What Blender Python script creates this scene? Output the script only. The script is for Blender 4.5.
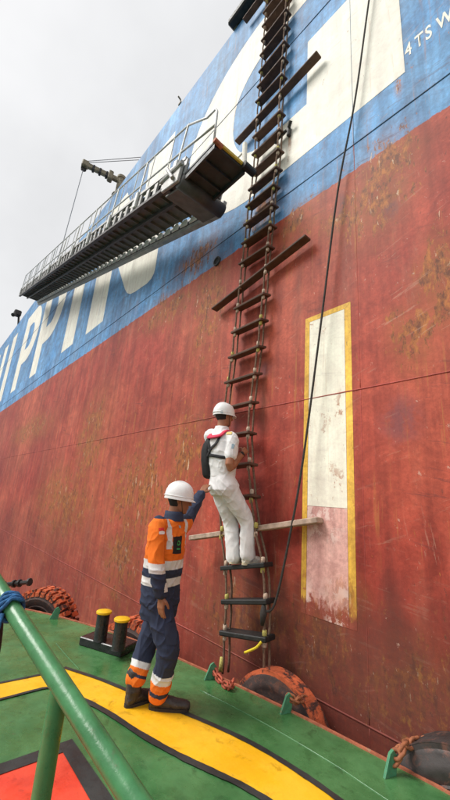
import bpy, bmesh, math, random
import numpy as np
from mathutils import Vector, Matrix, noise as mnoise
random.seed(7)
sc = bpy.context.scene
COL = sc.collection
for o in list(bpy.data.objects): bpy.data.objects.remove(o)

# ------------------------------------------------------------------ camera
CAM = np.array([0.0, -3.119, 1.56])
FW = np.array([-0.7409, 0.6150, 0.2711])
YAW, PIT, ROL = 0.8781, 0.2745, 0.0783
FPX = 363.27
cy, sy = math.cos(YAW), math.sin(YAW)
FW = np.array([-sy*math.cos(PIT), cy*math.cos(PIT), math.sin(PIT)])
r0 = np.array([cy, sy, 0.0]); u0 = np.cross(r0, FW)
RT = math.cos(ROL)*r0 + math.sin(ROL)*u0
UP = -math.sin(ROL)*r0 + math.cos(ROL)*u0
cd = bpy.data.cameras.new('camera'); co = bpy.data.objects.new('camera', cd); COL.objects.link(co)
cd.sensor_fit = 'VERTICAL'; cd.sensor_height = 36.0; cd.sensor_width = 36.0*450/800
cd.lens = 36.0*FPX/800.0; cd.clip_start = 0.05; cd.clip_end = 3000
co.matrix_world = Matrix(((RT[0], UP[0], -FW[0], CAM[0]), (RT[1], UP[1], -FW[1], CAM[1]), (RT[2], UP[2], -FW[2], CAM[2]), (0, 0, 0, 1)))
sc.camera = co
sc.render.resolution_x = 576; sc.render.resolution_y = 1024

# ------------------------------------------------------------------ world, sun, exposure
SUN_EL, SUN_AZ = math.radians(48), math.radians(214)     # azimuth from +Y clockwise
w = bpy.data.worlds.new('World'); sc.world = w; w.use_nodes = True
nt = w.node_tree; nt.nodes.clear()
wo = nt.nodes.new('ShaderNodeOutputWorld'); bg = nt.nodes.new('ShaderNodeBackground')
sky = nt.nodes.new('ShaderNodeTexSky'); sky.sky_type = 'NISHITA'; sky.sun_disc = False
sky.sun_elevation = SUN_EL; sky.sun_rotation = SUN_AZ; sky.air_density = 1.0; sky.dust_density = 6.0; sky.ozone_density = 0.6
tc = nt.nodes.new('ShaderNodeTexCoord'); cn = nt.nodes.new('ShaderNodeTexNoise')
cn.inputs['Scale'].default_value = 1.6; cn.inputs['Detail'].default_value = 5; cn.inputs['Roughness'].default_value = .55
nt.links.new(tc.outputs['Generated'], cn.inputs['Vector'])
cr = nt.nodes.new('ShaderNodeMapRange'); cr.inputs['From Min'].default_value = .3; cr.inputs['From Max'].default_value = .7
cr.inputs['To Min'].default_value = 3.75; cr.inputs['To Max'].default_value = 4.75
nt.links.new(cn.outputs['Fac'], cr.inputs['Value'])
cc = nt.nodes.new('ShaderNodeCombineColor')
for i in range(3):
    mm = nt.nodes.new('ShaderNodeMath'); mm.operation = 'MULTIPLY'; mm.inputs[1].default_value = (0.985, 0.99, 1.0)[i]
    nt.links.new(cr.outputs[0], mm.inputs[0]); nt.links.new(mm.outputs[0], cc.inputs[i])
mx = nt.nodes.new('ShaderNodeMix'); mx.data_type = 'RGBA'; mx.inputs[0].default_value = 0.955   # closed cloud deck over the clear sky
nt.links.new(sky.outputs[0], mx.inputs[6]); nt.links.new(cc.outputs[0], mx.inputs[7])
nt.links.new(mx.outputs[2], bg.inputs[0]); bg.inputs[1].default_value = 0.1
nt.links.new(bg.outputs[0], wo.inputs[0])
sl = bpy.data.lights.new('sun', 'SUN'); sl.energy = 1.5; sl.angle = math.radians(28); sl.color = (1.0, 0.97, 0.92)
so = bpy.data.objects.new('sun', sl); COL.objects.link(so)
sd = Vector((math.sin(SUN_AZ)*math.cos(SUN_EL), math.cos(SUN_AZ)*math.cos(SUN_EL), math.sin(SUN_EL)))
so.rotation_euler = sd.to_track_quat('Z', 'Y').to_euler(); so.location = (-10, -30, 40)
sc.view_settings.view_transform = 'Standard'; sc.view_settings.look = 'None'
sc.view_settings.exposure = 1.06; sc.view_settings.gamma = 1.0
sc.render.engine = 'CYCLES'
sc.cycles.max_bounces = 4; sc.cycles.diffuse_bounces = 2; sc.cycles.glossy_bounces = 2
sc.cycles.use_adaptive_sampling = True; sc.cycles.adaptive_threshold = .02; sc.cycles.use_denoising = True

# ------------------------------------------------------------------ pixel (of the 450x800 photo) to place
def ray(x, y): return FW + RT*(x-225)/FPX - UP*(y-400)/FPX
def at_y(x, y, yy=0.0):
    d = ray(x, y); return CAM + d*((yy-CAM[1])/d[1])
def at_z(x, y, z=0.0):
    d = ray(x, y); return CAM + d*((z-CAM[2])/d[2])
uz0 = np.array([0, 0, 1.0]); RH = np.array([cy, sy, 0.0]); AH = np.array([-sy, cy, 0.0])      # image right / away from camera, horizontal
def at_body(x, y, F, o=0.0):                                     # vertical plane through F facing the camera, o metres behind it
    d = ray(x, y); n = AH; P0 = np.array(F)+AH*o
    return CAM + d*(((P0-CAM)@n)/(d@n))

# ------------------------------------------------------------------ scene helpers
def tag(o, label=None, cat=None, group=None, kind=None):
    if label: o['label'] = label
    if cat: o['category'] = cat
    if group: o['group'] = group
    if kind: o['kind'] = kind
    return o
def empty(name, loc, label, cat, group=None):
    o = bpy.data.objects.new(name, None); COL.objects.link(o); o.location = loc
    o.empty_display_size = .2
    return tag(o, label, cat, group)
def link(name, me, mat, parent=None, smooth=False):
    o = bpy.data.objects.new(name, me); COL.objects.link(o)
    if mat is not None:
        me.materials.clear(); me.materials.append(mat)
    if parent is not None:
        o.parent = parent
        if parent.type == 'EMPTY': o.matrix_parent_inverse = Matrix.Translation(-parent.location)
    if smooth:
        me.polygons.foreach_set('use_smooth', [True]*len(me.polygons)); me.update()
    return o
def share(name, src, parent, mw):            # another piece with the same mesh
    o = bpy.data.objects.new(name, src.data); COL.objects.link(o)
    o.parent = parent
    if parent.type == 'EMPTY': o.matrix_parent_inverse = Matrix.Translation(-parent.location)
    o.matrix_basis = mw
    return o
class MB:
    def __init__(s): s.v = []; s.f = []
    def add(s, v, f):
        n = len(s.v); s.v += [tuple(map(float, p)) for p in v]; s.f += [tuple(i+n for i in q) for q in f]; return s
    def box(s, c, d, R=None, bev=0.0):
        c = np.array(c, float); h = np.array(d, float)/2; R = np.eye(3) if R is None else R
        if bev <= 0:
            v = [c+R@(h*np.array(k)) for k in ((-1,-1,-1),(1,-1,-1),(1,1,-1),(-1,1,-1),(-1,-1,1),(1,-1,1),(1,1,1),(-1,1,1))]
            return s.add(v, [(0,3,2,1),(4,5,6,7),(0,1,5,4),(1,2,6,5),(2,3,7,6),(3,0,4,7)])
        v = []; f = []
        for zz, ins in ((-h[2], bev), (-h[2]+bev, 0), (h[2]-bev, 0), (h[2], bev)):
            for (a, b) in ((-1,-1),(1,-1),(1,1),(-1,1)):
                x, y = h[0]-ins, h[1]-ins; q = bev if ins == 0 else bev*.4
                p1 = (a*x, b*(y-q)); p2 = (a*(x-q), b*y)
                pr = (p1, p2) if a*b > 0 else (p2, p1)
                for p in pr: v.append(c+R@np.array((p[0], p[1], zz)))
        for k in range(3):
            for i in range(8): f.append((k*8+i, k*8+(i+1)%8, k*8+8+(i+1)%8, k*8+8+i))
        f.append(tuple(range(7, -1, -1))); f.append(tuple(range(24, 32)))
        return s.add(v, f)
    def tube(s, pts, rad, n=8, cap=True, ell=None, ref=None):
        pts = [np.array(p, float) for p in pts]; m = len(pts)
        rad = [rad]*m if np.isscalar(rad) else list(rad)
        T = []
        for i in range(m):
            t = pts[min(i+1, m-1)]-pts[max(i-1, 0)]; T.append(t/(np.linalg.norm(t)+1e-9))
        a = np.array(ref, float) if ref is not None else (np.array([0,0,1.]) if abs(T[0][2]) < .8 else np.array([1.,0,0]))
        v = []; f = []
        for i in range(m):
            a = a-T[i]*(a@T[i]); a /= np.linalg.norm(a)+1e-9; b = np.cross(T[i], a)
            e = ell[i] if ell is not None else 1.0
            for k in range(n):
                g = 2*math.pi*k/n; v.append(pts[i]+rad[i]*(math.cos(g)*a*e+math.sin(g)*b))
        for i in range(m-1):
            for k in range(n): f.append((i*n+k, i*n+(k+1)%n, (i+1)*n+(k+1)%n, (i+1)*n+k))
        if cap: f.append(tuple(range(n-1, -1, -1))); f.append(tuple(range((m-1)*n, m*n)))
        return s.add(v, f)
    def lathe(s, c, prof, n=24, R=None, cap=True):   # prof: (radius, height)
        c = np.array(c, float); R = np.eye(3) if R is None else R; v = []; f = []
        for (r, h) in prof:
            for k in range(n):
                g = 2*math.pi*k/n; v.append(c+R@np.array((r*math.cos(g), r*math.sin(g), h)))
        for i in range(len(prof)-1):
            for k in range(n): f.append((i*n+k, i*n+(k+1)%n, (i+1)*n+(k+1)%n, (i+1)*n+k))
        if cap: f.append(tuple(range(n-1, -1, -1))); f.append(tuple(range((len(prof)-1)*n, len(prof)*n)))
        return s.add(v, f)
    def rings(s, R, cap=True):                        # list of equal-length vertex rings
        n = len(R[0]); v = [p for r in R for p in r]; f = []
        for i in range(len(R)-1):
            for k in range(n): f.append((i*n+k, i*n+(k+1)%n, (i+1)*n+(k+1)%n, (i+1)*n+k))
        if cap: f.append(tuple(range(n-1, -1, -1))); f.append(tuple(range((len(R)-1)*n, len(R)*n)))
        return s.add(v, f)
    def prism(s, poly, ax, ay, az, h):                # polygon in (ax, ay) at origin az, extruded by vector h
        ax, ay, az, h = (np.array(q, float) for q in (ax, ay, az, h)); n = len(poly)
        v = [az+ax*p[0]+ay*p[1] for p in poly]; v += [p+h for p in v]
        f = [tuple(range(n-1, -1, -1)), tuple(range(n, 2*n))]+[(k, (k+1)%n, n+(k+1)%n, n+k) for k in range(n)]
        return s.add(v, f)
    def mesh(s, name='m', norm=True):
        me = bpy.data.meshes.new(name); me.from_pydata(s.v, [], s.f)
        if norm:
            bm = bmesh.new(); bm.from_mesh(me); bmesh.ops.recalc_face_normals(bm, faces=bm.faces); bm.to_mesh(me); bm.free()
        me.update(); return me
    def build(s, name, mat, parent=None, smooth=False): return link(name, s.mesh(name), mat, parent, smooth)
def smooth_angle(o, ang=40):
    me = o.data; me.polygons.foreach_set('use_smooth', [True]*len(me.polygons))
    bm = bmesh.new(); bm.from_mesh(me)
    for e in bm.edges: e.smooth = not (len(e.link_faces) == 2 and e.calc_face_angle(0) > math.radians(ang))
    bm.to_mesh(me); bm.free(); return o
def sheet(name, poly, y, mat, parent, holes=()):      # flat paint on the hull, polygon in (x, z)
    bm = bmesh.new()
    for loop in (poly,)+tuple(holes):
        vs = [bm.verts.new((p[0], y, p[1])) for p in loop]
        for i in range(len(vs)): bm.edges.new((vs[i], vs[(i+1) % len(vs)]))
    bmesh.ops.triangle_fill(bm, edges=bm.edges[:], use_beauty=True, normal=(0, -1, 0))
    me = bpy.data.meshes.new(name); bm.to_mesh(me); bm.free()
    return link(name, me, mat, parent)
def flat(name, poly, z, mat, parent):                 # flat paint on the deck, polygon in (x, y)
    bm = bmesh.new()
    vs = [bm.verts.new((p[0], p[1], z)) for p in poly]
    for i in range(len(vs)): bm.edges.new((vs[i], vs[(i+1) % len(vs)]))
    bmesh.ops.triangle_fill(bm, edges=bm.edges[:], use_beauty=True, normal=(0, 0, 1))
    me = bpy.data.meshes.new(name); bm.to_mesh(me); bm.free()
    return link(name, me, mat, parent)
def resample(pts, n):
    pts = [np.array(p, float) for p in pts]; m = len(pts); out = []
    for k in range(n):
        t = k/(n-1)*(m-1); i = min(int(t), m-2); u = t-i
        p0, p1, p2, p3 = pts[max(i-1, 0)], pts[i], pts[i+1], pts[min(i+2, m-1)]
        out.append(.5*((2*p1)+(-p0+p2)*u+(2*p0-5*p1+4*p2-p3)*u*u+(-p0+3*p1-3*p2+p3)*u**3))
    return out

# ------------------------------------------------------------------ material helpers
class NT:
    def __init__(s, tree): s.t = tree; s.L = tree.links
    def n(s, kind, **kw):
        x = s.t.nodes.new(kind)
        for k, v in kw.items(): setattr(x, k, v)
        return x
    def put(s, sock, v):
        if isinstance(v, bpy.types.NodeSocket): s.L.new(v, sock)
        elif isinstance(v, (tuple, list)) and len(v) == 3 and sock.type == 'RGBA': sock.default_value = (*v, 1)
        else: sock.default_value = v
    def math(s, op, a, b=0.0, c=None):
        x = s.n('ShaderNodeMath', operation=op); s.put(x.inputs[0], a); s.put(x.inputs[1], b)
        if c is not None: s.put(x.inputs[2], c)
        return x.outputs[0]
    def vmul(s, v, k):
        x = s.n('ShaderNodeVectorMath', operation='MULTIPLY'); s.put(x.inputs[0], v); x.inputs[1].default_value = k; return x.outputs[0]
    def noise(s, v, scale=1.0, detail=4.0, rough=.55, dist=0.0):
        x = s.n('ShaderNodeTexNoise'); s.put(x.inputs['Vector'], v); x.inputs['Scale'].default_value = scale
        x.inputs['Detail'].default_value = min(detail, 6.0); x.inputs['Roughness'].default_value = rough; x.inputs['Distortion'].default_value = dist
        return x.outputs['Fac']
    def ramp(s, v, a, b, lo=0.0, hi=1.0):
        x = s.n('ShaderNodeMapRange', interpolation_type='SMOOTHSTEP'); s.put(x.inputs[0], v)
        s.put(x.inputs[1], a); s.put(x.inputs[2], b); x.inputs[3].default_value = lo; x.inputs[4].default_value = hi; return x.outputs[0]
    def mix(s, f, a, b, mode='MIX'):
        x = s.n('ShaderNodeMix', data_type='RGBA', blend_type=mode); s.put(x.inputs[0], f); s.put(x.inputs[6], a); s.put(x.inputs[7], b); return x.outputs[2]
    def bump(s, h, strength=.3, dist=.01, nrm=None):
        x = s.n('ShaderNodeBump'); s.put(x.inputs['Height'], h); x.inputs['Strength'].default_value = strength; x.inputs['Distance'].default_value = dist
        if nrm is not None: s.L.new(nrm, x.inputs['Normal'])
        return x.outputs[0]
def newmat(name, rough=.6, metal=0.0, spec=.4):
    m = bpy.data.materials.new(name); m.use_nodes = True; t = m.node_tree; t.nodes.clear()
    N = NT(t); out = N.n('ShaderNodeOutputMaterial'); b = N.n('ShaderNodeBsdfPrincipled'); N.L.new(b.outputs[0], out.inputs[0])
    b.inputs['Roughness'].default_value = rough; b.inputs['Metallic'].default_value = metal; b.inputs['Specular IOR Level'].default_value = spec
    return m, N, b
def pos(N): return N.n('ShaderNodeNewGeometry').outputs['Position']
def plain(name, col, rough=.6, metal=0.0, var=.15, scale=8.0, bump=.15, bscale=60.0, dirt=None, dirt_amt=.5, dirt_lo=.55, spec=.4):
    m, N, b = newmat(name, rough, metal, spec); P = pos(N)
    n1 = N.noise(P, scale, 6, .6)
    c = N.mix(N.ramp(n1, .3, .7), tuple(x*(1-var) for x in col), tuple(min(1, x*(1+var)) for x in col))
    if dirt is not None:
        n2 = N.noise(P, scale*1.7, 9, .68, .6)
        c = N.mix(N.math('MULTIPLY', N.ramp(n2, dirt_lo, dirt_lo+.14), dirt_amt), c, dirt)
    N.put(b.inputs['Base Color'], c)
    N.put(b.inputs['Roughness'], N.ramp(N.noise(P, scale*2, 4), .2, .8, max(.05, rough-.12), min(1, rough+.12)))
    if bump: N.put(b.inputs['Normal'], N.bump(N.noise(P, bscale, 5, .6), bump, .006))
    return m

# weathering shared by everything painted on the ship's side
wg = bpy.data.node_groups.new('ship_side_wear', 'ShaderNodeTree')
wg.interface.new_socket('Base', in_out='INPUT', socket_type='NodeSocketColor')
for nm in ('Scratch', 'Rust', 'Foul', 'Tone'): wg.interface.new_socket(nm, in_out='INPUT', socket_type='NodeSocketFloat')
wg.interface.new_socket('Color', in_out='OUTPUT', socket_type='NodeSocketColor')
wg.interface.new_socket('Height', in_out='OUTPUT', socket_type='NodeSocketFloat')
N = NT(wg); gi = N.n('NodeGroupInput'); go = N.n('NodeGroupOutput'); P = pos(N)
T_ = gi.outputs['Tone']; base = gi.outputs['Base']; S_, R_, F_ = gi.outputs['Scratch'], gi.outputs['Rust'], gi.outputs['Foul']
sep = N.n('ShaderNodeSeparateXYZ'); N.L.new(P, sep.inputs[0]); Z = sep.outputs[2]
big = N.noise(P, .55, 5, .6); c = N.mix(T_, base, N.mix(N.ramp(big, .32, .68), (.82, .78, .78), (1.16, 1.20, 1.22)), 'MULTIPLY')
stk = N.noise(N.vmul(P, (7, 1, .3)), 1.0, 6, .62); c = N.mix(T_, c, N.mix(N.ramp(stk, .3, .7), (.80, .78, .78), (1.22, 1.28, 1.26)), 'MULTIPLY')
fine = N.noise(P, 26, 8, .7); c = N.mix(T_, c, N.mix(N.ramp(fine, .38, .62), (.90, .89, .89), (1.09, 1.10, 1.10)), 'MULTIPLY')
mid = N.noise(P, 3.2, 7, .68, .8); c = N.mix(T_, c, N.mix(N.ramp(mid, .33, .66), (.82, .78, .78), (1.18, 1.24, 1.22)), 'MULTIPLY')
# chalky bloom
c = N.mix(N.math('MULTIPLY', N.math('MULTIPLY', N.ramp(N.noise(N.vmul(P, (2.2, 1, .5)), 1.3, 5, .66), .5, .8), .28), T_), c, (.52, .27, .17))
# rust: scattered runs plus strong patches
rn = N.noise(N.vmul(P, (11, 1, 4.2)), 1.0, 6, .76, .25)
patch = None
for (px, py, rx, rz) in ((372, 196, .62, .75), (388, 160, .45, .5), (208, 305, .62, 1.3), (195, 262, .9, .5), (262, 212, .5, .4), (140, 490, 1.6, 1.1), (240, 620, 1.0, .5), (300, 640, .9, .5), (420, 690, .42, .42), (345, 600, .3, .3), (440, 280, .28, .7), (60, 500, 3.0, 1.2), (412, 330, .3, .5), (30, 430, 4, .7), (300, 222, .5, .45), (165, 310, 1.4, .5), (335, 222, .3, .3), (90, 440, 1.2, 1.6), (185, 455, .7, .9), (120, 560, .9, .9), (372, 690, .5, .3), (289.5, 147, .05, .36), (398, 85, .06, .25)):
    q = at_y(px, py)
    d = N.n('ShaderNodeVectorMath', operation='SUBTRACT'); N.L.new(P, d.inputs[0]); d.inputs[1].default_value = tuple(q)
    d2 = N.n('ShaderNodeVectorMath', operation='LENGTH'); N.L.new(N.vmul(d.outputs[0], (1/rx, 0, 1/rz)), d2.inputs[0])
    g = N.ramp(d2.outputs['Value'], 1.25, .1)
    patch = g if patch is None else N.math('MAXIMUM', patch, g)
pmod = N.math('MULTIPLY', patch, N.ramp(N.noise(P, 2.6, 4, .6), .32, .6, .35, 1.0))
thr = N.math('SUBTRACT', .635, N.math('MULTIPLY', pmod, .21))
rm = N.math('MULTIPLY', N.ramp(rn, thr, N.math('ADD', thr, .035)), R_)
rcol = N.mix(N.ramp(N.noise(N.vmul(P, (14, 1, 7)), 1.0, 5, .72), .36, .64), (.10, .034, .018), (.50, .175, .038))
c = N.mix(N.math('MULTIPLY', N.math('MULTIPLY', pmod, R_), .55), c, (.34, .115, .035))
c = N.mix(N.math('MULTIPLY', rm, .82), c, rcol)
fl = N.math('MULTIPLY', N.ramp(N.noise(N.vmul(P, (13, 1, 3.6)), 1.0, 5, .7, .3), N.math('SUBTRACT', .70, N.math('MULTIPLY', pmod, .10)), N.math('SUBTRACT', .725, N.math('MULTIPLY', pmod, .10))), S_)
c = N.mix(N.math('MULTIPLY', fl, .75), c, (.66, .48, .33))
# thin vertical run marks
run = N.noise(N.vmul(P, (14, 1, .5)), 1.0, 5, .7)
runm = N.math('MULTIPLY', N.ramp(run, .57, .66), N.ramp(N.noise(P, .8, 3), .42, .6))
c = N.mix(N.math('MULTIPLY', N.math('MULTIPLY', runm, R_), .7), c, (.42, .17, .045))
# scrapes: pale, mostly lying along the hull, some slanting
def scr(sx, sz, ang, lo, hi, seed):
    mp = N.n('ShaderNodeMapping'); N.L.new(P, mp.inputs[0]); mp.inputs['Rotation'].default_value = (0, ang, 0); mp.inputs['Location'].default_value = (seed, seed*.3, seed*.7)
    return N.ramp(N.noise(N.vmul(mp.outputs[0], (sx, 1, sz)), 1.0, 7, .72, .2), lo, hi)
m1 = N.math('MULTIPLY', scr(1.7, 20, .35, .615, .635, 3.1), N.ramp(N.noise(P, 1.1, 5), .42, .62))
m2 = N.math('MULTIPLY', scr(22, 2.2, .12, .63, .65, 8.7), N.ramp(N.noise(P, .9, 5), .45, .65))
m3 = N.math('MULTIPLY', scr(11, 11, .9, .655, .69, 1.3), N.ramp(N.noise(P, .7, 4), .5, .65))
low = N.ramp(Z, 1.7, .4)
m1 = N.math('ADD', m1, N.math('MULTIPLY', N.math('MULTIPLY', scr(1.6, 24, -.10, .57, .595, 5.5), N.math('MULTIPLY', low, N.ramp(N.noise(P, 6, 4, .7), .45, .55))), .6))
sm = N.math('MINIMUM', N.math('ADD', N.math('ADD', m1, m2), m3), 1.0)
c = N.mix(N.math('MULTIPLY', N.math('MULTIPLY', sm, S_), .30), c, (.60, .38, .27))
# dark scuffs
dk = N.math('MULTIPLY', scr(1.3, 16, -.2, .60, .63, 11.0), N.ramp(N.noise(P, .8, 4), .45, .62))
c = N.mix(N.math('MULTIPLY', N.math('MULTIPLY', dk, S_), .5), c, (.10, .03, .03))
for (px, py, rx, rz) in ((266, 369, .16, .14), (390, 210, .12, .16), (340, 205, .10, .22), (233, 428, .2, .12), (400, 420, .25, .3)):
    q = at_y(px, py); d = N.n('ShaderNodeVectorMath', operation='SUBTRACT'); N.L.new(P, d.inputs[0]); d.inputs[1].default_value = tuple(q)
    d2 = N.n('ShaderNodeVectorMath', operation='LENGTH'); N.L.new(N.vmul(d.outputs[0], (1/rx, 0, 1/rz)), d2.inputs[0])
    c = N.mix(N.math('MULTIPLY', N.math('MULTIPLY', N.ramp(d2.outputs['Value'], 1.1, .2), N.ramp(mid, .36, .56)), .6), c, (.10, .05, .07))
# fouling and slime towards the waterline
fz = N.math('ADD', Z, N.math('MULTIPLY', N.math('SUBTRACT', N.noise(N.vmul(P, (2.6, 1, .8)), 1.2, 8, .68), .5), 1.7))
fx = N.ramp(N.math('ABSOLUTE', N.math('ADD', sep.outputs[0], 1.4)), 3.4, 1.2, .4, 1.0)
fm = N.math('MULTIPLY', N.math('MULTIPLY', N.ramp(fz, 1.35, .35), fx), F_)
fcol = N.mix(N.noise(N.vmul(P, (1.5, 1, 2.5)), 2.2, 8, .7), (.040, .016, .019), (.17, .055, .036))
c = N.mix(N.math('MULTIPLY', N.math('MULTIPLY', fm, .82), N.ramp(fine, .25, .6, .62, 1.0)), c, fcol)
yb = N.math('MULTIPLY', N.ramp(N.noise(N.vmul(P, (3.4, 1, 2.0)), 1.9, 6, .75), .57, .68), N.math('MULTIPLY', N.ramp(Z, 1.5, .5), F_))
c = N.mix(N.math('MULTIPLY', yb, .55), c, (.30, .14, .035))
# fine pale nicks and dark pits everywhere
nk_ = N.math('MULTIPLY', scr(26, 17, .5, .645, .665, 2.2), N.ramp(mid, .45, .6)); c = N.mix(N.math('MULTIPLY', N.math('MULTIPLY', nk_, S_), .6), c, (.62, .42, .33))
pit = N.ramp(N.noise(N.vmul(P, (20, 1, 10)), 1.0, 4, .7), .35, .33); c = N.mix(N.math('MULTIPLY', N.math('MULTIPLY', pit, T_), .5), c, (.09, .035, .028))
N.L.new(c, go.inputs['Color'])
h = N.math('ADD', N.math('SUBTRACT', N.noise(P, 15, 4, .7), N.math('MULTIPLY', rn, .6)), N.math('MULTIPLY', N.noise(N.vmul(P, (1.25, 1, .7)), 1.0, 1, .5), 9.0))
N.L.new(h, go.inputs['Height'])
def worn(name, col, scratch=1.0, rust=1.0, foul=1.0, chips=None, rough=.62, fn=None, tone=1.0):
    m, N, b = newmat(name, rough, 0, .35)
    g = N.n('ShaderNodeGroup'); g.node_tree = wg
    base = fn(N) if fn else col
    N.put(g.inputs['Base'], base); g.inputs['Scratch'].default_value = scratch; g.inputs['Rust'].default_value = rust; g.inputs['Foul'].default_value = foul; g.inputs['Tone'].default_value = tone
    c = g.outputs[0]
    if chips:
        P = pos(N)
        k = N.ramp(N.noise(N.vmul(P, (2.2, 1, 1.6)), 2.4, 10, .74), chips[0], chips[0]+.05)
        k = N.math('MULTIPLY', k, N.ramp(N.noise(P, 1.5, 3), .4, .6))
        c = N.mix(N.math('MULTIPLY', k, .85), c, chips[1])
    N.put(b.inputs['Base Color'], c)
    N.put(b.inputs['Normal'], N.bump(g.outputs[1], .16, .012))
    return m
RED = (.46, .072, .052); BLUE = (.115, .275, .50); WHT = (.80, .76, .66)
RB = 5.40
def hull_base(N):
    P = pos(N); s = N.n('ShaderNodeSeparateXYZ'); N.L.new(P, s.inputs[0])
    e = N.math('MULTIPLY', N.math('SUBTRACT', N.noise(N.vmul(P, (3, 1, 1.2)), 2.5, 8, .72), .5), .22)
    e = N.math('MULTIPLY', e, N.ramp(N.noise(P, .9, 2), .42, .6))
    zz = N.math('ADD', s.outputs[2], e)
    red = N.mix(N.ramp(N.noise(P, .35, 3), .35, .65), (.310, .040, .026), (.420, .080, .044))
    blu = N.mix(N.ramp(N.noise(N.vmul(P, (1, 1, .5)), 1.1, 6, .65), .3, .7), (.075, .220, .45), (.155, .330, .57))
    return N.mix(N.ramp(zz, RB-.006, RB+.006), red, blu)
M = {}
M['hull'] = worn('hull_paint', RED, 1, 1, 1, fn=hull_base)
M['letter'] = worn('white_letter_paint', (.86, .82, .72), .35, .6, 0, chips=(.70, (.36, .34, .34)), tone=.32)
M['box_white'] = worn('draught_box_white', (.86, .82, .69), .3, .5, .0, chips=(.58, (.40, .14, .06)), tone=.4)
def wornoff(col):
    def fn(N):
        P = pos(N); s = N.n('ShaderNodeSeparateXYZ'); N.L.new(P, s.inputs[0])
        zz = N.math('ADD', s.outputs[2], N.math('MULTIPLY', N.math('SUBTRACT', N.noise(N.vmul(P, (5, 1, 3)), 2.0, 4, .7), .5), .55))
        return N.mix(N.ramp(zz, .80, .70), col, (.30, .062, .045))
    return fn
M['box_pink'] = worn('draught_box_worn_pink', None, 1.0, .4, .25, chips=(.50, (.78, .60, .54)), fn=wornoff((.72, .40, .36)))
M['box_yellow'] = worn('draught_box_yellow', None, .4, .6, .35, chips=(.60, (.42, .12, .05)), fn=wornoff((.82, .48, .07)))
M['weld'] = worn('weld_bead_paint', (.22, .07, .055), .5, 1, .6)
M['weld_blue'] = worn('weld_bead_blue', (.05, .11, .2), .4, .8, 0)
M['weld_light'] = worn('butt_weld_paint', (.36, .06, .048), .8, 1, .8)

# ------------------------------------------------------------------ deck paint
def deckmat(name, a, b_, rough, scuff):
    m, N, b = newmat(name, rough, 0, .5); P = pos(N)
    c = N.mix(N.ramp(N.noise(P, 2.4, 7, .7), .34, .66), a, b_)
    c = N.mix(N.math('MULTIPLY', N.ramp(N.noise(P, 9, 9, .72, .5), .54, .68), .6), c, tuple(x*.55 for x in a))
    mp = N.n('ShaderNodeMapping'); N.L.new(P, mp.inputs[0]); mp.inputs['Rotation'].default_value = (0, 0, .5)
    s1 = N.ramp(N.noise(N.vmul(mp.outputs[0], (2.2, 30, 1)), 1.0, 6, .7), .66, .72)
    mp2 = N.n('ShaderNodeMapping'); N.L.new(P, mp2.inputs[0]); mp2.inputs['Rotation'].default_value = (0, 0, -.7)
    s2 = N.ramp(N.noise(N.vmul(mp2.outputs[0], (26, 2.4, 1)), 1.0, 6, .7), .67, .73)
    s = N.math('MULTIPLY', N.math('MAXIMUM', s1, s2), N.ramp(N.noise(P, 1.4, 4), .42, .6))
    c = N.mix(N.math('MULTIPLY', s, .65), c, scuff)
    sp = N.ramp(N.noise(P, 70, 3, .6), .70, .75); c = N.mix(N.math('MULTIPLY', sp, .35), c, scuff)
    chip = N.math('MULTIPLY', N.ramp(N.noise(P, 19, 5, .75), .665, .69), N.ramp(N.noise(P, 1.9, 3), .48, .62)); c = N.mix(N.math('MULTIPLY', chip, .8), c, (.14, .075, .045))
    stn = N.ramp(N.noise(P, 1.3, 6, .72, .6), .55, .70); c = N.mix(N.math('MULTIPLY', stn, .35), c, tuple(x*.4 for x in a))
    N.put(b.inputs['Base Color'], c)
    N.put(b.inputs['Roughness'], N.ramp(N.noise(P, 3.2, 6, .7), .36, .64, max(.07, rough-.2), rough+.22))
    hh = N.math('ADD', N.math('MULTIPLY', N.noise(P, 5, 4), 1.0), N.math('MULTIPLY', N.noise(P, 60, 5, .65), .3))
    N.put(b.inputs['Normal'], N.bump(hh, .28, .012))
    return m
M['deck'] = deckmat('green_deck_paint', (.042, .145, .044), (.082, .222, .080), .28, (.36, .46, .30))
M['deck_yellow'] = deckmat('yellow_deck_paint', (.82, .43, .010), (.90, .51, .018), .5, (.62, .40, .14))
M['deck_red'] = deckmat('red_deck_paint', (.72, .052, .024), (.80, .080, .034), .5, (.74, .25, .18))
M['deck_black'] = deckmat('black_line_paint', (.022, .022, .022), (.04, .042, .04), .5, (.14, .16, .14))
M['rail'] = plain('green_rail_paint', (.052, .205, .075), .33, 0, .22, 9, .35, 22, dirt=(.13, .12, .07), dirt_amt=.6, dirt_lo=.60, spec=.5)
M['rust_edge'] = plain('rusty_red_edge', (.42, .13, .07), .7, 0, .3, 14, .3, 60, dirt=(.35, .30, .18), dirt_amt=.7)
M['lug'] = plain('green_lug_paint', (.07, .24, .13), .5, 0, .2, 20, .2, 80, dirt=(.25, .14, .07), dirt_amt=.5)
M['black_paint'] = plain('black_gloss_paint', (.018, .018, .020), .3, 0, .3, 12, .2, 50, dirt=(.06, .06, .055), dirt_amt=.5, spec=.5)
M['cap_yellow'] = plain('bollard_cap_yellow', (.80, .47, .01), .5, 0, .1, 14, .2, 60, dirt=(.35, .24, .06), dirt_amt=.45, dirt_lo=.6)
M['tyre'] = plain('worn_tyre_rubber', (.055, .034, .030), .75, 0, .35, 9, .5, 40, dirt=(.14, .055, .035), dirt_amt=.8, dirt_lo=.5)
M['tyre_smooth'] = plain('scuffed_tyre_rubber', (.045, .038, .037), .55, 0, .3, 7, .4, 30, dirt=(.17, .075, .055), dirt_amt=.65, dirt_lo=.52)
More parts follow.
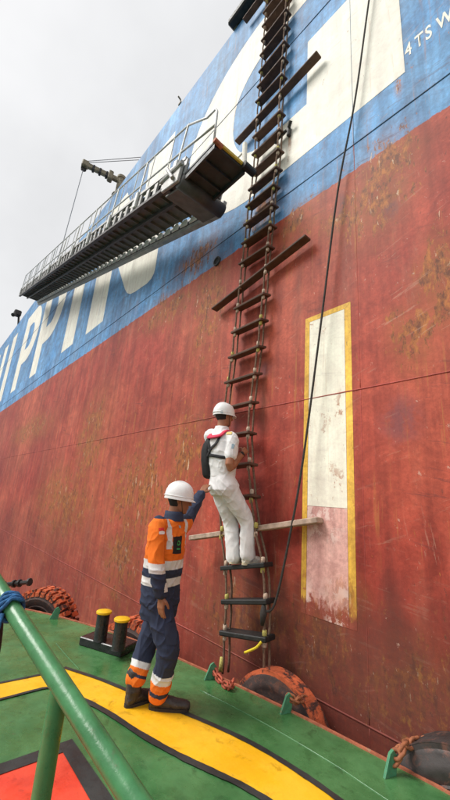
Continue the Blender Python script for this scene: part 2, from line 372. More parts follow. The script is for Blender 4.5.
M['tyre_orange'] = plain('paint_smeared_tread', (.60, .13, .05), .75, 0, .35, 7, .5, 45, dirt=(.05, .028, .025), dirt_amt=.95, dirt_lo=.46)
M['chain'] = plain('rusty_chain', (.34, .12, .055), .75, 0, .35, 30, .4, 120, dirt=(.10, .04, .03), dirt_amt=.6)
M['chain_red'] = plain('red_painted_chain', (.42, .09, .05), .7, 0, .35, 30, .4, 120, dirt=(.12, .04, .03), dirt_amt=.6)
M['step_wood'] = plain('ladder_step_wood', (.115, .060, .042), .7, 0, .3, 10, .4, 90, dirt=(.24, .15, .10), dirt_amt=.45)
M['step_rubber'] = plain('ladder_step_rubber', (.018, .018, .018), .55, 0, .3, 14, .3, 80, dirt=(.07, .05, .04), dirt_amt=.5)
M['rope'] = plain('manila_rope', (.17, .105, .07), .9, 0, .35, 40, .6, 260, dirt=(.26, .15, .09), dirt_amt=.5)
M['rope_dark'] = plain('dark_tarred_rope', (.045, .040, .036), .85, 0, .3, 40, .6, 240)
M['seizing'] = plain('pale_seizing', (.55, .42, .32), .8, 0, .3, 60, .4, 200, dirt=(.30, .08, .06), dirt_amt=.6)
M['seizing_y'] = plain('yellow_seizing', (.48, .42, .12), .8, 0, .3, 60, .4, 200, dirt=(.30, .26, .06), dirt_amt=.6)
M['spar'] = plain('pale_worn_spreader', (.42, .31, .24), .7, 0, .25, 14, .3, 90, dirt=(.22, .13, .09), dirt_amt=.6)
M['yellow_rope'] = plain('yellow_rope', (.75, .58, .03), .8, 0, .2, 60, .4, 200)
M['blue_rope'] = plain('blue_rope', (.03, .13, .30), .85, 0, .4, 50, .6, 220)
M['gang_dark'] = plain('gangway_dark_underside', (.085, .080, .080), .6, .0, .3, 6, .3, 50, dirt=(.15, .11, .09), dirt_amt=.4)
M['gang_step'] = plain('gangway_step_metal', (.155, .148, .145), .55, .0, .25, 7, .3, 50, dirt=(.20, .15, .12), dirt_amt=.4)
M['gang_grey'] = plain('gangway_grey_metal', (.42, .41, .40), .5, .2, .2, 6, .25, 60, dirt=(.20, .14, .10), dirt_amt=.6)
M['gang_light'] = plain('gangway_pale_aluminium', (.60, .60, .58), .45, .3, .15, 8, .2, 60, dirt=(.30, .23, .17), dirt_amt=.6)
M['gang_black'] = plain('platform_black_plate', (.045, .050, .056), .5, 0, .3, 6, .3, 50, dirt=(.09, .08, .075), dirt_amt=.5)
M['gang_yellow'] = plain('platform_yellow_edge', (.66, .46, .06), .6, 0, .2, 12, .3, 60, dirt=(.22, .14, .07), dirt_amt=.8)
M['gap_light'] = plain('white_gap_light', (.86, .85, .82), .6, 0, .05, 8, .1)  # brightness of the gaps between treads, put into the colour
M['wire'] = plain('grey_wire', (.30, .31, .33), .5, .5, .1, 10, 0)
M['davit'] = plain('davit_weathered_paint', (.26, .22, .15), .6, 0, .3, 5, .3, 40, dirt=(.05, .04, .03), dirt_amt=.8, dirt_lo=.5)
M['dark_metal'] = plain('dark_deck_fitting', (.035, .033, .033), .55, .2, .3, 12, .3, 60)
M['drain'] = plain('drain_black', (.012, .012, .013), .6, 0, .2, 20, .2, 80)

# ================================================================== the ship
ship = empty('cargo_ship', (-2, 0, -1.7), 'huge cargo ship side, red below and blue above, with giant white letters', 'ship')
butts = [-1.73+8.0*k for k in range(-15, 5)]
strakes = [-3.2, 0.0, 2.716, 5.78, 8.856, 11.36]
rnd = random.Random(3)
for i in range(len(butts)-1):
    for j in range(len(strakes)-1):
        x0, x1 = butts[i], butts[i+1]; z0, z1 = strakes[j], strakes[j+1]
        near = x1 > -20
        nx, nz = (40, 12) if near else (10, 3)
        v = []; f = []; sd_ = rnd.uniform(0, 50)
        for b in range(nz+1):
            for a in range(nx+1):
                x = x0+(x1-x0)*a/nx; z = z0+(z1-z0)*b/nz
                ed = min(1, min(a, nx-a)/2.0)*min(1, min(b, nz-b)/2.0)
                d = ed*(.0012*(math.sin((x-x0)*math.pi/.8)**2)+.0022*(mnoise.noise(Vector((x*.9+sd_, z*.9, 0)))+1)*.5) if near else 0
                v.append((x, d, z))
        for b in range(nz):
            for a in range(nx):
                k = b*(nx+1)+a; f.append((k, k+1, k+nx+2, k+nx+1))
        mb = MB(); mb.add(v, f); me = mb.mesh('hull_plate', False); link('hull_plate', me, M['hull'], ship, True)
# hull thickness / deck behind the sheer
MB().box((-45.73, 6.1, 11.30), (152, 12, .1)).build('upper_deck', plain('ship_deck_paint', (.16, .07, .05), .7), ship)
MB().box((-45.73, .09, 11.375), (152, .16, .03)).build('sheer_bar', M['hull'], ship)
for j, z in enumerate(strakes[1:-1]):
    mb = MB(); xs = np.linspace(-121.7, 30, 400)
    mb.tube([(x, .001+.002*mnoise.noise(Vector((x*3, z, 0))), z+.006*mnoise.noise(Vector((x*.7, z, 5)))) for x in xs], [(.0075 if z < 5.4 else .010)+.003*mnoise.noise(Vector((x*4, 2, z))) for x in xs], 6)
    mb.build('weld_seam', M['weld_light'] if z < 5.4 else M['weld_blue'], ship, True)
for x in butts[8:-2]:
    for j in range(len(strakes)-1):
        z0, z1 = strakes[j], strakes[j+1]
        if j == 0: z0 = -1.6
        MB().tube([(x+.004*mnoise.noise(Vector((z, x, 2))), .003, z) for z in np.linspace(z0+.01, z1-.01, 30)], .006, 6).build('weld_seam', M['weld_blue'] if z0 > 5.4 else M['weld_light'], ship, True)
# ---- giant letters (flat paint on the side), baseline z = 6.2, cap height to 10.45
def arc(cx, cz, rx, rz, a0, a1, n=14): return [(cx+rx*math.cos(math.radians(a0+(a1-a0)*k/n)), cz+rz*math.sin(math.radians(a0+(a1-a0)*k/n))) for k in range(n+1)]
B, T = 6.22, 10.47
lY = -.0013
G_out = [(-1.10, B+.05), (-1.10, 8.46), (-2.44, 8.46), (-2.44, 7.17), (-3.3, 7.19)]
G_out += arc(-3.30, 8.35, .84, 1.16, 270, 180, 10)[0:]
G_out += arc(-3.05, 8.55, 1.09, .95, 180, 90, 10)[1:]
G_out += [(-1.1, 9.50), (-1.1, T), (-3.1, T)]
G_out += arc(-3.4, 8.6, 2.2, T-8.6, 90, 180, 14)[1:]
G_out += arc(-3.4, 8.3, 2.2, 8.3-B-.03, 180, 270, 14)[1:]
sheet('painted_letter', G_out, lY, M['letter'], ship)
Np = [(-10.6, B-.1), (-9.3, B-.1), (-9.3, 8.2), (-8.79, 7.55), (-8.08, 6.58), (-7.9, 6.40), (-7.7, 6.29), (-7.45, 6.24), (-6.85, 6.20), (-6.66, 6.24), (-6.57, 6.33), (-6.54, 6.48), (-6.54, T), (-7.85, T), (-7.85, 8.3), (-9.2, T), (-10.6, T)]
sheet('painted_letter', Np, lY, M['letter'], ship)
sheet('painted_letter', [(-12.95, B-.06), (-11.75, B-.06), (-11.75, T), (-12.95, T)], lY, M['letter'], ship)
def letP(x0):
    out = [(x0, B-.05), (x0+1.1, B-.05), (x0+1.1, 7.5), (x0+1.9, 7.5)]+arc(x0+1.9, 8.98, 1.5, 1.48, 270, 450, 18)[1:]+[(x0, T)]
    hole = [(x0+1.1, 8.3), (x0+1.7, 8.3)]+arc(x0+1.7, 8.98, .62, .68, 270, 450, 12)[1:]+[(x0+1.1, 9.66)]
    sheet('painted_letter', out, lY, M['letter'], ship, (hole,))
letP(-17.4); letP(-21.25)
sheet('painted_letter', [(-24.9, B-.05), (-23.7, B-.05), (-23.7, T), (-24.9, T)], lY, M['letter'], ship)
sheet('painted_letter', [(-30.2, B), (-29.0, B), (-29.0, 7.85), (-27.5, 7.85), (-27.5, B), (-26.3, B), (-26.3, T), (-27.5, T), (-27.5, 8.85), (-29.0, 8.85), (-29.0, T), (-30.2, T)], lY, M['letter'], ship)
S_poly = [(-35.6, 6.22), (-32.6, 6.22)]+arc(-32.7, 7.45, 1.15, 1.2, -80, 85, 12)+[(-34.3, 8.75)]+arc(-34.2, 9.1, .3, .32, 260, 90, 6)+[(-31.8, 9.42), (-31.8, T), (-34.2, T)]+arc(-34.3, 9.1, 1.35, 1.37, 90, 270, 14)+[(-32.9, 7.75)]+arc(-32.8, 7.5, .27, .26, 80, -80, 6)+[(-35.6, 7.22)]
sheet('painted_letter', S_poly, lY, M['letter'], ship)
# ---- small stencil "4TSW"
def text(body, size, loc, rot, mat, name, parent, shear=0.0):
    cu = bpy.data.curves.new(name, 'FONT'); cu.body = body; cu.size = size; cu.extrude = 0; cu.shear = shear; cu.offset = size*.02
    ob = bpy.data.objects.new(name, cu); COL.objects.link(ob)
    dg = bpy.context.evaluated_depsgraph_get(); me = bpy.data.meshes.new_from_object(ob.evaluated_get(dg)); bpy.data.objects.remove(ob)
    mw = Matrix.Translation(loc) @ rot.to_4x4() @ Matrix.Diagonal((.54, 1, 1, 1)); me.transform(mw)
    return link(name, me, mat, parent)
HULLROT = Matrix(((1, 0, 0), (0, 0, -1), (0, 1, 0)))
xt = -1.085
for ch, wd in zip('4TSW', (.098, .092, .104, .15)):
    text(ch, .27, (xt, -.0013, 6.47), HULLROT, M['letter'], 'stencil_letter', ship); xt += wd+.012
sheet('yellow_mark', [(-.60, 6.33), (-.54, 6.33), (-.54, 6.40), (-.60, 6.40)], -.0013, M['box_yellow'], ship)
# ---- pale draught panel with yellow border
bx0, bx1, bt, bb, bw = -2.395, -1.815, 3.70, .78, .062
sheet('panel_border', [(bx0, bb-.16), (bx0+bw*.95, bb-.16), (bx0+bw*.95, bt-bw), (bx0, bt)], -.0013, M['box_yellow'], ship)
sheet('panel_border', [(bx1-bw*1.15, bb-.16), (bx1, bb-.16), (bx1, bt), (bx1-bw*1.15, bt-bw)], -.0013, M['box_yellow'], ship)
sheet('panel_border', [(bx0+.001, bt), (bx0+bw*.95, bt-bw+.002), (bx1-bw*1.15, bt-bw+.002), (bx1-.001, bt)], -.0022, M['box_yellow'], ship)
zs = float(at_y(328, 507)[2])
sheet('panel_white', [(bx0+bw, zs), (bx1-bw*1.2, zs), (bx1-bw*1.2, bt-bw), (bx0+bw, bt-bw)], -.0013, M['box_white'], ship)
jag = [(bx0+bw, bb-.16), (bx1-bw*1.2, bb-.16)]
sheet('panel_pink', jag+[(bx1-bw*1.2, zs-.003), (bx0+bw, zs-.003)], -.0013, M['box_pink'], ship)
# ---- overboard drain and hull clip
q = at_y(217.5, 261.5)
Rm = np.array([[1, 0, 0], [0, 0, -1], [0, 1, 0]], float)
dp = MB().lathe((q[0], .01, q[2]), [(.085, 0), (.085, .035), (.06, .035), (.06, .0)], 20, Rm, False).build('drain_pipe', M['dark_metal'], ship, True)
MB().lathe((q[0], -.002, q[2]), [(.06, 0), (.0595, .004)], 20, Rm).build('drain_hole', M['drain'], dp)
q = at_y(288, 131, -.05)
cl = MB(); cl.box((q[0], -.03, q[2]), (.05, .06, .16), None, .01); cl.tube([(q[0]-.02, -.06, q[2]+.02), (q[0]-.12, -.09, q[2]-.01), (q[0]-.22, -.08, q[2]-.08)], .02, 8); cl.tube([(q[0]+.02, -.06, q[2]+.04), (q[0]+.08, -.09, q[2]+.09)], .028, 8)
cl.build('hull_clip', M['dark_metal'], ship)
# ---- fittings along the sheer
for (px, py, hgt) in ((180, 103, .16), (236, 24, .16)):
    q = at_y(px, py); d = MB(); x = float(q[0])
    d.tube([(x, .03, 11.38), (x, .0, 11.38+hgt)], .018, 8); d.tube([(x, .0, 11.38+hgt), (x+.02, -.09, 11.39+hgt)], .02, 8); d.box((x, .03, 11.40), (.12, .1, .04))
    d.build('rail_stanchion', M['davit'], ship)
x = float(at_y(14, 338)[0])
d = MB(); d.tube([(x, .05, 11.38), (x, -.05, 12.0)], .06, 8); d.box((x, -.15, 12.1), (.45, .4, .35), None, .05); d.tube([(x, -.15, 12.1), (x+.25, -.4, 11.8)], .12, 10)
d.build('deck_floodlight', M['dark_metal'], ship)
x = float(at_y(249, 12)[0])
d = MB(); d.box((x+.3, -.03, 11.47), (1.6, .28, .16), None, .03); d.tube([(x-.5, -.05, 11.60), (x+1.2, -.05, 11.60)], .075, 12); d.build('fairlead_roller', M['dark_metal'], ship)

# ================================================================== davit over the gangway
dv = MB()
tip = np.array([-10.85, -1.02, 12.10]); bs = np.array([-10.55, .16, 11.36]); 
arm = np.array([-10.25, .0, 11.95])
davit_post = MB().lathe((bs[0], bs[1], 11.36), [(.22, 0), (.22, .04), (.13, .05), (.12, .75), (.15, .76), (.15, .85)], 16).build('davit_post', M['davit'], ship)
dd = tip-np.array([bs[0], bs[1], 12.03]); st = np.array([bs[0], bs[1], 12.03])
L_ = np.linalg.norm(dd); dx = dd/L_; dyv = np.cross((0, 0, 1.), dx); dyv /= np.linalg.norm(dyv); dz = np.cross(dx, dyv); RD = np.array([dx, dyv, dz]).T
b = MB(); b.box(st+dx*(L_*.48), (L_*.98, .14, .17), RD, .02); b.box(st+dx*(L_*.98), (.22, .19, .25), RD, .03); b.box(st+dx*(L_*.30), (.16, .24, .36), RD, .03)
b.build('davit_boom', M['davit'], davit_post)
for k in (.4, .58, .76): MB().box(st+dx*(L_*k)-dz*.015, (.07, .17, .20), RD, .01).build('davit_bracket', M['dark_metal'], davit_post)
b = MB(); b.lathe(tip-np.array([0, 0, .16])-dyv*.04, [(.02, -.03), (.09, -.03), (.07, 0), (.09, .03), (.02, .03)], 16, np.array([dx, dz, -dyv]).T); b.build('davit_sheave', M['dark_metal'], davit_post)
b = MB()
for o_ in (.09, .02): b.tube([tip+dz*o_+dyv*.03, np.array([bs[0]+1.3, 1.3, 12.9+o_*2])], .011, 6)
b.build('davit_stay', M['wire'], davit_post)

# ================================================================== accommodation ladder (gangway) hung along the side
gA = np.array([-3.80, 0, 6.03]); gB = np.array([-17.6, 0, 9.86])
gang = empty('accommodation_ladder', (-3.8, -.7, 6.0), 'long grey boarding gangway with railings slung along the ship side', 'gangway')
gx = (gB-gA)/np.linalg.norm(gB-gA); GL = np.linalg.norm(gB-gA); gy = np.array([0, 1., 0]); gz = np.cross(gx, gy); gz = gz if gz[2] > 0 else -gz
RG = np.array([gx, gy, gz]).T
Yo, Yi = -1.10, -.30
def gp(s, y, h): return gA+gx*s+np.array([0, y, 0])+gz*h
for y, nm in ((Yo, 'outer'), (Yi, 'inner')):
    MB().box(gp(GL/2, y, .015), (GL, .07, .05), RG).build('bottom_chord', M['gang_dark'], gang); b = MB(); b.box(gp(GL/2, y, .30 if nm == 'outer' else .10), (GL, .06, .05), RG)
    n = int(GL/.30)
    for k in range(n+1 if nm == 'outer' else 0):
        b.box(gp(k*GL/n, y, .16), (.11, .035, .24), RG)
    b.build('side_stringer', M['gang_grey'], gang)
    if nm == 'inner': continue
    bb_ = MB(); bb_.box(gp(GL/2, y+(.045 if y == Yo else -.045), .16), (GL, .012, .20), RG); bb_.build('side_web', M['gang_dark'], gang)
# underside: longitudinal bearers and treads
for y in (-.80,):
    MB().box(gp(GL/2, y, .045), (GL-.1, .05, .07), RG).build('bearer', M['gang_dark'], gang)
b = MB(); b.box((0, 0, 0), (.25, Yi-Yo-.15, .03), None, .008); b.box((.11, 0, -.03), (.02, Yi-Yo-.15, .06)); b.box((-.11, 0, .03), (.02, Yi-Yo-.15, .06))
first = None; nt_ = 46
for k in range(nt_):
    c0 = gp((k+.5)*GL/nt_, (Yo+Yi)/2, .13)
    tilt = Matrix.Rotation(-.0, 3, 'Y')
    m4 = Matrix.Translation(Vector(c0)) @ Matrix(RG.tolist()).to_4x4()
    if first is None:
        first = b.build('tread', M['gang_step'], gang); first.matrix_basis = m4
    else: share('tread', first, gang, m4)
# white scalloped plates on the hull side, standing in for light through the tread gaps
b = MB(); w_ = GL/nt_
poly = [(-.12, -.03), (.12, -.03), (.10, .05), (.05, .10), (-.05, .10), (-.10, .05)]
b.prism(poly, (1, 0, 0), (0, 0, 1), (0, 0, 0), (0, .012, 0)); first = None
for k in range(nt_):
    c0 = gp((k+.5)*w_, Yi-.085, .0); m4 = Matrix.Translation(Vector(c0)) @ Matrix(RG.tolist()).to_4x4()
    if first is None: first = b.build('gap_light_plate', M['gap_light'], gang); first.matrix_basis = m4
    else: share('gap_light_plate', first, gang, m4)
MB().box(gp(GL/2, Yi+.01, -.05), (GL-.2, .10, .07), RG).build('hull_side_beam', M['gang_grey'], gang)
# railings
for y in (Yo-.02, Yi+.03):
    ns = 11
    for k in range(ns):
        s = .25+k*(GL-.5)/(ns-1)
        b = MB(); b.tube([gp(s, y, .05), gp(s, y, .95)], .016, 8); b.box(gp(s, y-.02, .20), (.10, .05, .30), RG, .01)
        b.build('stanchion', M['gang_light'], gang)
    for h in ((.95, .5) if y < -.5 else (.62,)):
        MB().tube([gp(.2, y, h), gp(GL-.25, y, h)], .015, 8).build('hand_rail', M['gang_light'], gang)
# braces that show as sloping posts between stanchions
for k in range(20):
    s = .6+k*(GL-1.3)/19; MB().tube([gp(s, Yo-.02, .3), gp(s+.05, Yo-.02, .95)], .009, 6).build('rail_post', M['gang_light'], gang)
# lower platform, seen from underneath
pz = 5.98; px0, px1, py0, py1 = -3.80, -3.05, -1.10, -.55
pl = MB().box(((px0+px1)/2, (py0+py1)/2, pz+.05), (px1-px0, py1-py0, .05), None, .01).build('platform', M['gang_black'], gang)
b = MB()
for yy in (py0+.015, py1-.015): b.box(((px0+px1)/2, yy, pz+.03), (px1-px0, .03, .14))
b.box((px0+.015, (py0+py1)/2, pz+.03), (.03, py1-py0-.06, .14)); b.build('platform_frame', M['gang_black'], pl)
MB().box((px1+.018, (py0+py1)/2, pz+.075), (.03, py1-py0, .05), None, .006).build('platform_edge', M['gang_yellow'], pl)
for xx in (px0+.26, px0+.50): MB().box((xx, (py0+py1)/2, pz+.008), (.025, py1-py0-.08, .05)).build('platform_rib', M['gang_black'], pl)
b = MB(); b.tube([(px0-.02, py0-.02, pz-.0), (px0-.02, Yi-.02, pz-.0)], .11, 16); b.build('hinge_drum', M['gang_dark'], gang, True)
MB().box((px0-.28, (py0+Yi)/2, pz+.03), (.46, Yi-py0-.05, .04), np.array(Matrix.Rotation(.27, 3, 'Y')), .01).build('hinge_plate', M['gang_step'], gang)
b = MB(); b.box((px0-.2, py0-.05, pz+.16), (.5, .05, .30), RG, .01); b.tube([(px0-.5, py0-.08, pz+.28), (px0+.1, py0-.08, pz+.20)], .035, 8); b.tube([(px0-.1, py0-.1, pz+.05), (px0-.3, py0-.1, pz+.36)], .03, 8)
b.build('hinge_bracket', M['gang_grey'], gang)
b = MB(); b.tube([(px1-.02, py0, pz+.05), (px1-.02, py0, pz+.62), (px1-.06, py0, pz+.70), (px1-.25, py0, pz+.73), tuple(gp(.25, Yo-.02, .95))], .016, 8); b.build('platform_rail', M['gang_light'], gang, True)
MB().tube([(px1-.02, py0, pz+.38), tuple(gp(.25, Yo-.02, .5))], .017, 8).build('platform_rail', M['gang_light'], gang, True)
b = MB(); b.tube([(px1-.02, py1, pz+.05), (px1-.05, py1, pz+.55)], .035, 8); b.tube([(px1-.02, py1, pz+.42), (px1-.3, py1-.02, pz+.36)], .014, 6); b.tube([(px1-.04, py1, pz+.22), (px1-.3, py1-.02, pz+.20)], .014, 6); b.build('platform_post', M['letter'], gang)
b = MB(); b.tube([(px1+.05, py1-.08, pz+.03), (px1+.05, py1+.12, pz+.03)], .055, 14); b.build('roller', M['step_rubber'], gang)
b = MB(); b.tube([(px1+.03, py0+.1, pz+.03), (px1+.03, py0-.03, pz+.05)], .035, 10); b.build('roller', M['rust_edge'], gang)
# hoist wires
top = tip-np.array([.03, .0, .22]); foot = gp(8.0, Yo-.02, .95); foot = np.array([top[0]+.05, Yo-.02, gp((gA[0]-top[0])/-gx[0]*1.0, 0, .95)[2]])
hw = MB(); hw.tube([top, foot], .013, 6); hw.tube([foot, gp((gA[0]-top[0])/-gx[0]+.3, Yo-.02, .3)], .013, 6)
tag(hw.build('hoist_wire', M['wire'], None), 'thin grey hoist wire hanging from the davit tip to the gangway', 'wire')

# ================================================================== pilot ladder
Rp = {0:(289,11),1:(288,25.7),2:(287.2,42.8),3:(286,58.7),4:(284.8,75.8),5:(283.8,94),6:(282.9,112.7),7:(282.6,130.6),8:(281.4,150),9:(279.7,168),10:(277.2,185.6),11:(275.5,205),12:(273.9,225.2),13:(271.5,246.4),14:(269.5,269),15:(267.3,294),16:(264.9,319.6),17:(262.5,346.4),18:(258.8,373.3),19:(255.2,402),20:(252.7,432.8),21:(253.8,464),22:(256.5,496),23:(261,529.5),24:(268.5,564.5),25:(271,601),26:(270.5,638.5)}
steps = []
for i in range(-5, 27):
    if i < 0:
        pr = at_y(*Rp[0], -.11)+np.array([-.002*i, 0, -.352*i]); wl, tl, ya = .585, .03, 0
    else:
        pr = at_y(*Rp[i], -.11 if i < 19 else -.11-.02*min(i-18, 4))
        k = min(max((i-20)/4, 0), 1); wl = .58+.03*k; tl = .02*(1-k)+.215*k+(.10 if i < 4 else 0.0)*.8; ya = .08*k
    if i == 26: tl -= .05
    t = np.array([math.cos(tl), ya, math.sin(tl)]); t /= np.linalg.norm(t)
    steps.append((i, pr-t*wl, pr, t))
ladder = empty('pilot_ladder', tuple(steps[-1][1]), 'long rope pilot ladder with dark wooden steps hanging down the ship side', 'ladder')
def frame(t):
    t = t/np.linalg.norm(t); n = np.array([0, 1., 0])-t*t[1]; n /= np.linalg.norm(n); u = np.cross(t, n); return np.array([t, n, u]).T
prng = random.Random(11)
mbw = MB().box((0, 0, 0), (1, .155, .030), None, .006)
mesh_step = mbw.mesh('step')
spread = {-4: None, 5: ((237, 143), (319, 54)), 14: ((214, 310), (308, 237)), 23: ((192, 538), (320, 520))}
ropeL = {}; ropeR = {}
chk = MB().lathe((0, 0, 0), [(.012, -.030), (.021, -.024), (.023, 0), (.021, .024), (.012, .030)], 10).mesh('chock')
chocks = {}
for (i, pl_, pr_, t) in steps:
    c0 = (pl_+pr_)/2; ln = np.linalg.norm(pr_-pl_); R3 = frame(t)
    roll = prng.uniform(-.10, .10)+(.22 if i < 20 else 0)
    Rr = np.array(Matrix.Rotation(roll, 3, Vector(t))); R3 = Rr@R3
    if i in spread:
        if spread[i]:
            a = at_y(*spread[i][0], c0[1]-.0); b_ = at_y(*spread[i][1], c0[1]-.0)
        else: a, b_ = c0-t*.9, c0+t*.9
        if i == 23: a = at_y(*spread[i][0], c0[1]-.05); b_ = at_y(*spread[i][1], -.06)
        tt = (b_-a); l2 = np.linalg.norm(tt); R3 = frame(tt/l2)
        mb = MB(); mb.box((a+b_)/2, (l2, .12, .035 if i < 23 else .055), R3, .008)
        mb.build('spreader', M['spar'] if i == 23 else M['step_wood'], ladder)
    else:
        me = mesh_step if i < 23 else (bpy.data.meshes.get('step_black') or mesh_step.copy())
        if i >= 23: me.name = 'step_black'
        m4 = Matrix.Translation(Vector(c0)) @ Matrix(R3.tolist()).to_4x4() @ Matrix.Diagonal((ln, 1, 1 if i < 23 else 1.5, 1))
        mt = M['step_wood'] if i < 23 else M['step_rubber']
        if me.users == 0: o = link('step', me, mt, ladder)
        else:
            o = bpy.data.objects.new('step', me); COL.objects.link(o); o.parent = ladder; o.matrix_parent_inverse = Matrix.Translation(-ladder.location)
        o.matrix_basis = m4
    for sgn, D in ((-1, ropeL), (1, ropeR)):
        e = c0+t*sgn*(ln/2-.045); D[i] = e
        for k, off in ((0, .045), (1, -.045)):
            yel = (prng.random() < .25)
            mt = M['seizing_y'] if yel else M['seizing']
            key = 'y' if yel else 'p'
            pos_ = Vector(e+np.array([prng.uniform(-.004, .004), -.03, off]))
            if key not in chocks:
                m2 = chk.copy(); o = link('chock', m2, mt, ladder, True); chocks[key] = o; o.matrix_basis = Matrix.Translation(pos_)
            else: share('chock', chocks[key], ladder, Matrix.Translation(pos_))
for D in (ropeL, ropeR):
    ks = sorted(D); base_ = [D[k] for k in ks]
    low_ = D[26]+np.array([.02, 0, -.36]); base_ = base_+[low_]
    for yo in (-.038, .038):
        pts = resample(base_, len(base_)*3); pts = [p_+np.array([.006*math.sin(k*2.1), yo, 0]) for k, p_ in enumerate(pts)]
        MB().tube(pts, .0125, 7).build('side_rope', M['rope'], ladder, True)
# seizing bundle and yellow whipped tail near the lowest step
e = ropeR[25]; b = MB()
b.tube([e+np.array([0, -.05, -.02]), e+np.array([.02, -.07, -.10]), e+np.array([0, -.06, -.2])], [.018, .034, .016], 10); b.build('rope_knot', M['rope_dark'], ladder, True)
e = ropeR[26]; b = MB(); b.tube(resample([e+np.array([.0, -.07, -.02]), e+np.array([-.03, -.1, -.07]), e+np.array([-.09, -.11, -.11]), e+np.array([-.17, -.11, -.155])], 12), .012, 8); b.build('rope_tail', M['yellow_rope'], ladder, True)
e = ropeL[26]; b = MB(); b.tube([e+np.array([0, -.05, -.22]), e+np.array([0, -.05, -.34])], [.018, .026], 8); b.build('rope_end', M['seizing_y'], ladder, True)
# man line: dark rope from the sheer to the foot of the ladder
pts = [at_y(369, 0, -.06), at_y(355, 100, -.07), at_y(338, 190, -.08), at_y(322, 315, -.10), at_y(303, 460, -.13), at_y(288, 545, -.15), at_y(275, 603, -.19), ropeR[25]+np.array([.03, -.06, -.08])]
d0 = pts[0]-pts[1]; up_ = pts[0]+d0*((11.45-pts[0][2])/d0[2])
pts = [up_]+pts
mrope = MB().tube(resample(pts, 60), .0115, 8).build('hanging_rope', M['rope_dark'], None, True)
tag(mrope, 'dark taut rope running down past the yellow framed panel to the ladder foot', 'rope')

# ================================================================== tugboat
tug = empty('tugboat', (-1.5, -3, -1.7), 'tugboat with worn green deck, yellow and red painted markings', 'tugboat')
edge = [(-7.3, -4.6), (-7.15, -3.6), (-6.75, -2.6), (-6.4, -2.05), (-5.77, -1.53), (-4.97, -1.09), (-4.08, -.75), (-3.18, -.54), (-2.55, -.425), (-2.03, -.345), (-1.51, -.285), (-1.1, -.245), (-.4, -.22), (.6, -.21), (2.5, -.21), (5, -.25), (7, -.5)]
ed = [tuple(p) for p in resample([(a, b, 0) for a, b in edge], 120)]
dpoly = [(p[0], p[1]) for p in ed]+[(7, -9), (-7.3, -9)]
flat('deck', dpoly, 0, M['deck'], tug)
b = MB()
for k in range(len(ed)-1):
    a, c_ = ed[k], ed[k+1]
    b.add([(a[0], a[1]+.012, -1.9), (c_[0], c_[1]+.012, -1.9), (c_[0], c_[1]+.012, -.012), (a[0], a[1]+.012, -.012)], [(0, 1, 2, 3)])
b.build('side_plating', plain('tug_side_black', (.03, .025, .024), .6, dirt=(.14, .05, .03), dirt_amt=.6), tug)
b = MB(); rr = []
for k, p_ in enumerate(ed):
    q0 = np.array(ed[max(k-1, 0)]); q1 = np.array(ed[min(k+1, len(ed)-1)]); t = q1-q0; t /= np.linalg.norm(t); n = np.array([-t[1], t[0], 0])
    p_ = np.array(p_)
    rr.append([p_-n*.010+np.array([0, 0, -.02]), p_+n*.012+np.array([0, 0, -.02]), p_+n*.012+np.array([0, 0, .012]), p_-n*.010+np.array([0, 0, .012])])
b.rings(rr); b.build('gunwale_bar', M['rust_edge'], tug)
# deck weld ridges
def ridge(pts, r=.006):
    MB().tube([(p_[0], p_[1], .0) for p_ in resample([(a, c_, 0) for a, c_ in pts], 40)], r, 6).build('deck_weld', M['deck'], tug, True)
q = [at_z(*p_) for p_ in ((200, 690), (262, 722), (330, 762), (380, 795))]; ridge([(a[0], a[1]) for a in q]+[(0, -.62), (3, -.6)])
q = [at_z(*p_) for p_ in ((56, 643), (66, 655), (79, 669))]; ridge([(a[0], a[1]) for a in q], .005)
q = [at_z(*p_) for p_ in ((130, 690), (95, 735), (110, 765), (160, 800))]
# yellow walkway stripe with black outline
def stripe(pts, w_):   # offset polyline to both sides -> closed polygon
    pts = [np.array(p_[:2], float) for p_ in pts]; Lh = []; Rh = []
    for k, p_ in enumerate(pts):
        t = pts[min(k+1, len(pts)-1)]-pts[max(k-1, 0)]; t /= np.linalg.norm(t); n = np.array([-t[1], t[0]])
        ww = w_*(1+.22*mnoise.noise(Vector((p_[0]*3, p_[1]*3, 1)))+.16*mnoise.noise(Vector((p_[0]*17, p_[1]*17, 4))))
        Lh.append(tuple(p_+n*ww/2)); Rh.append(tuple(p_-n*ww/2))
    return Lh+Rh[::-1]
far = [(-3.81, -3.6), (-3.79, -2.6), (-3.77, -2.14), (-3.76, -1.78), (-3.80, -1.62)]
far2 = [(-3.80, -1.62), (-3.4, -1.42), (-2.92, -1.235), (-2.5, -1.06), (-2.1, -.93), (-1.75, -.875), (-1.4, -.86), (-.6, -.88), (.5, -.9), (2.5, -.9)]
nearb = [(-3.53, -3.6), (-3.51, -2.6), (-3.50, -2.19), (-3.51, -1.86), (-3.44, -1.80)]
near2 = [(-3.44, -1.80), (-3.2, -1.68), (-2.92, -1.585), (-2.55, -1.50), (-2.24, -1.405), (-2.0, -1.31), (-1.80, -1.235), (-1.5, -1.19), (-.6, -1.2), (.5, -1.22), (2.5, -1.22)]
def rs(p_, n): return [tuple(x[:2]) for x in resample([(a, c_, 0) for a, c_ in p_], n)]
F2 = rs(far2, 110); N2 = rs(near2, 110)
flat('yellow_stripe', far[:-1]+F2+N2[::-1]+nearb[:-1][::-1], .004, M['deck_yellow'], tug)
for pl_ in (far, nearb): flat('black_outline', stripe(rs(pl_, 12) if pl_ is far else rs(pl_, 12), .030), .008, M['deck_black'], tug)
for pl_, ww in ((F2, .042), (N2, .05)): flat('black_outline', stripe(pl_, ww), .0085, M['deck_black'], tug)
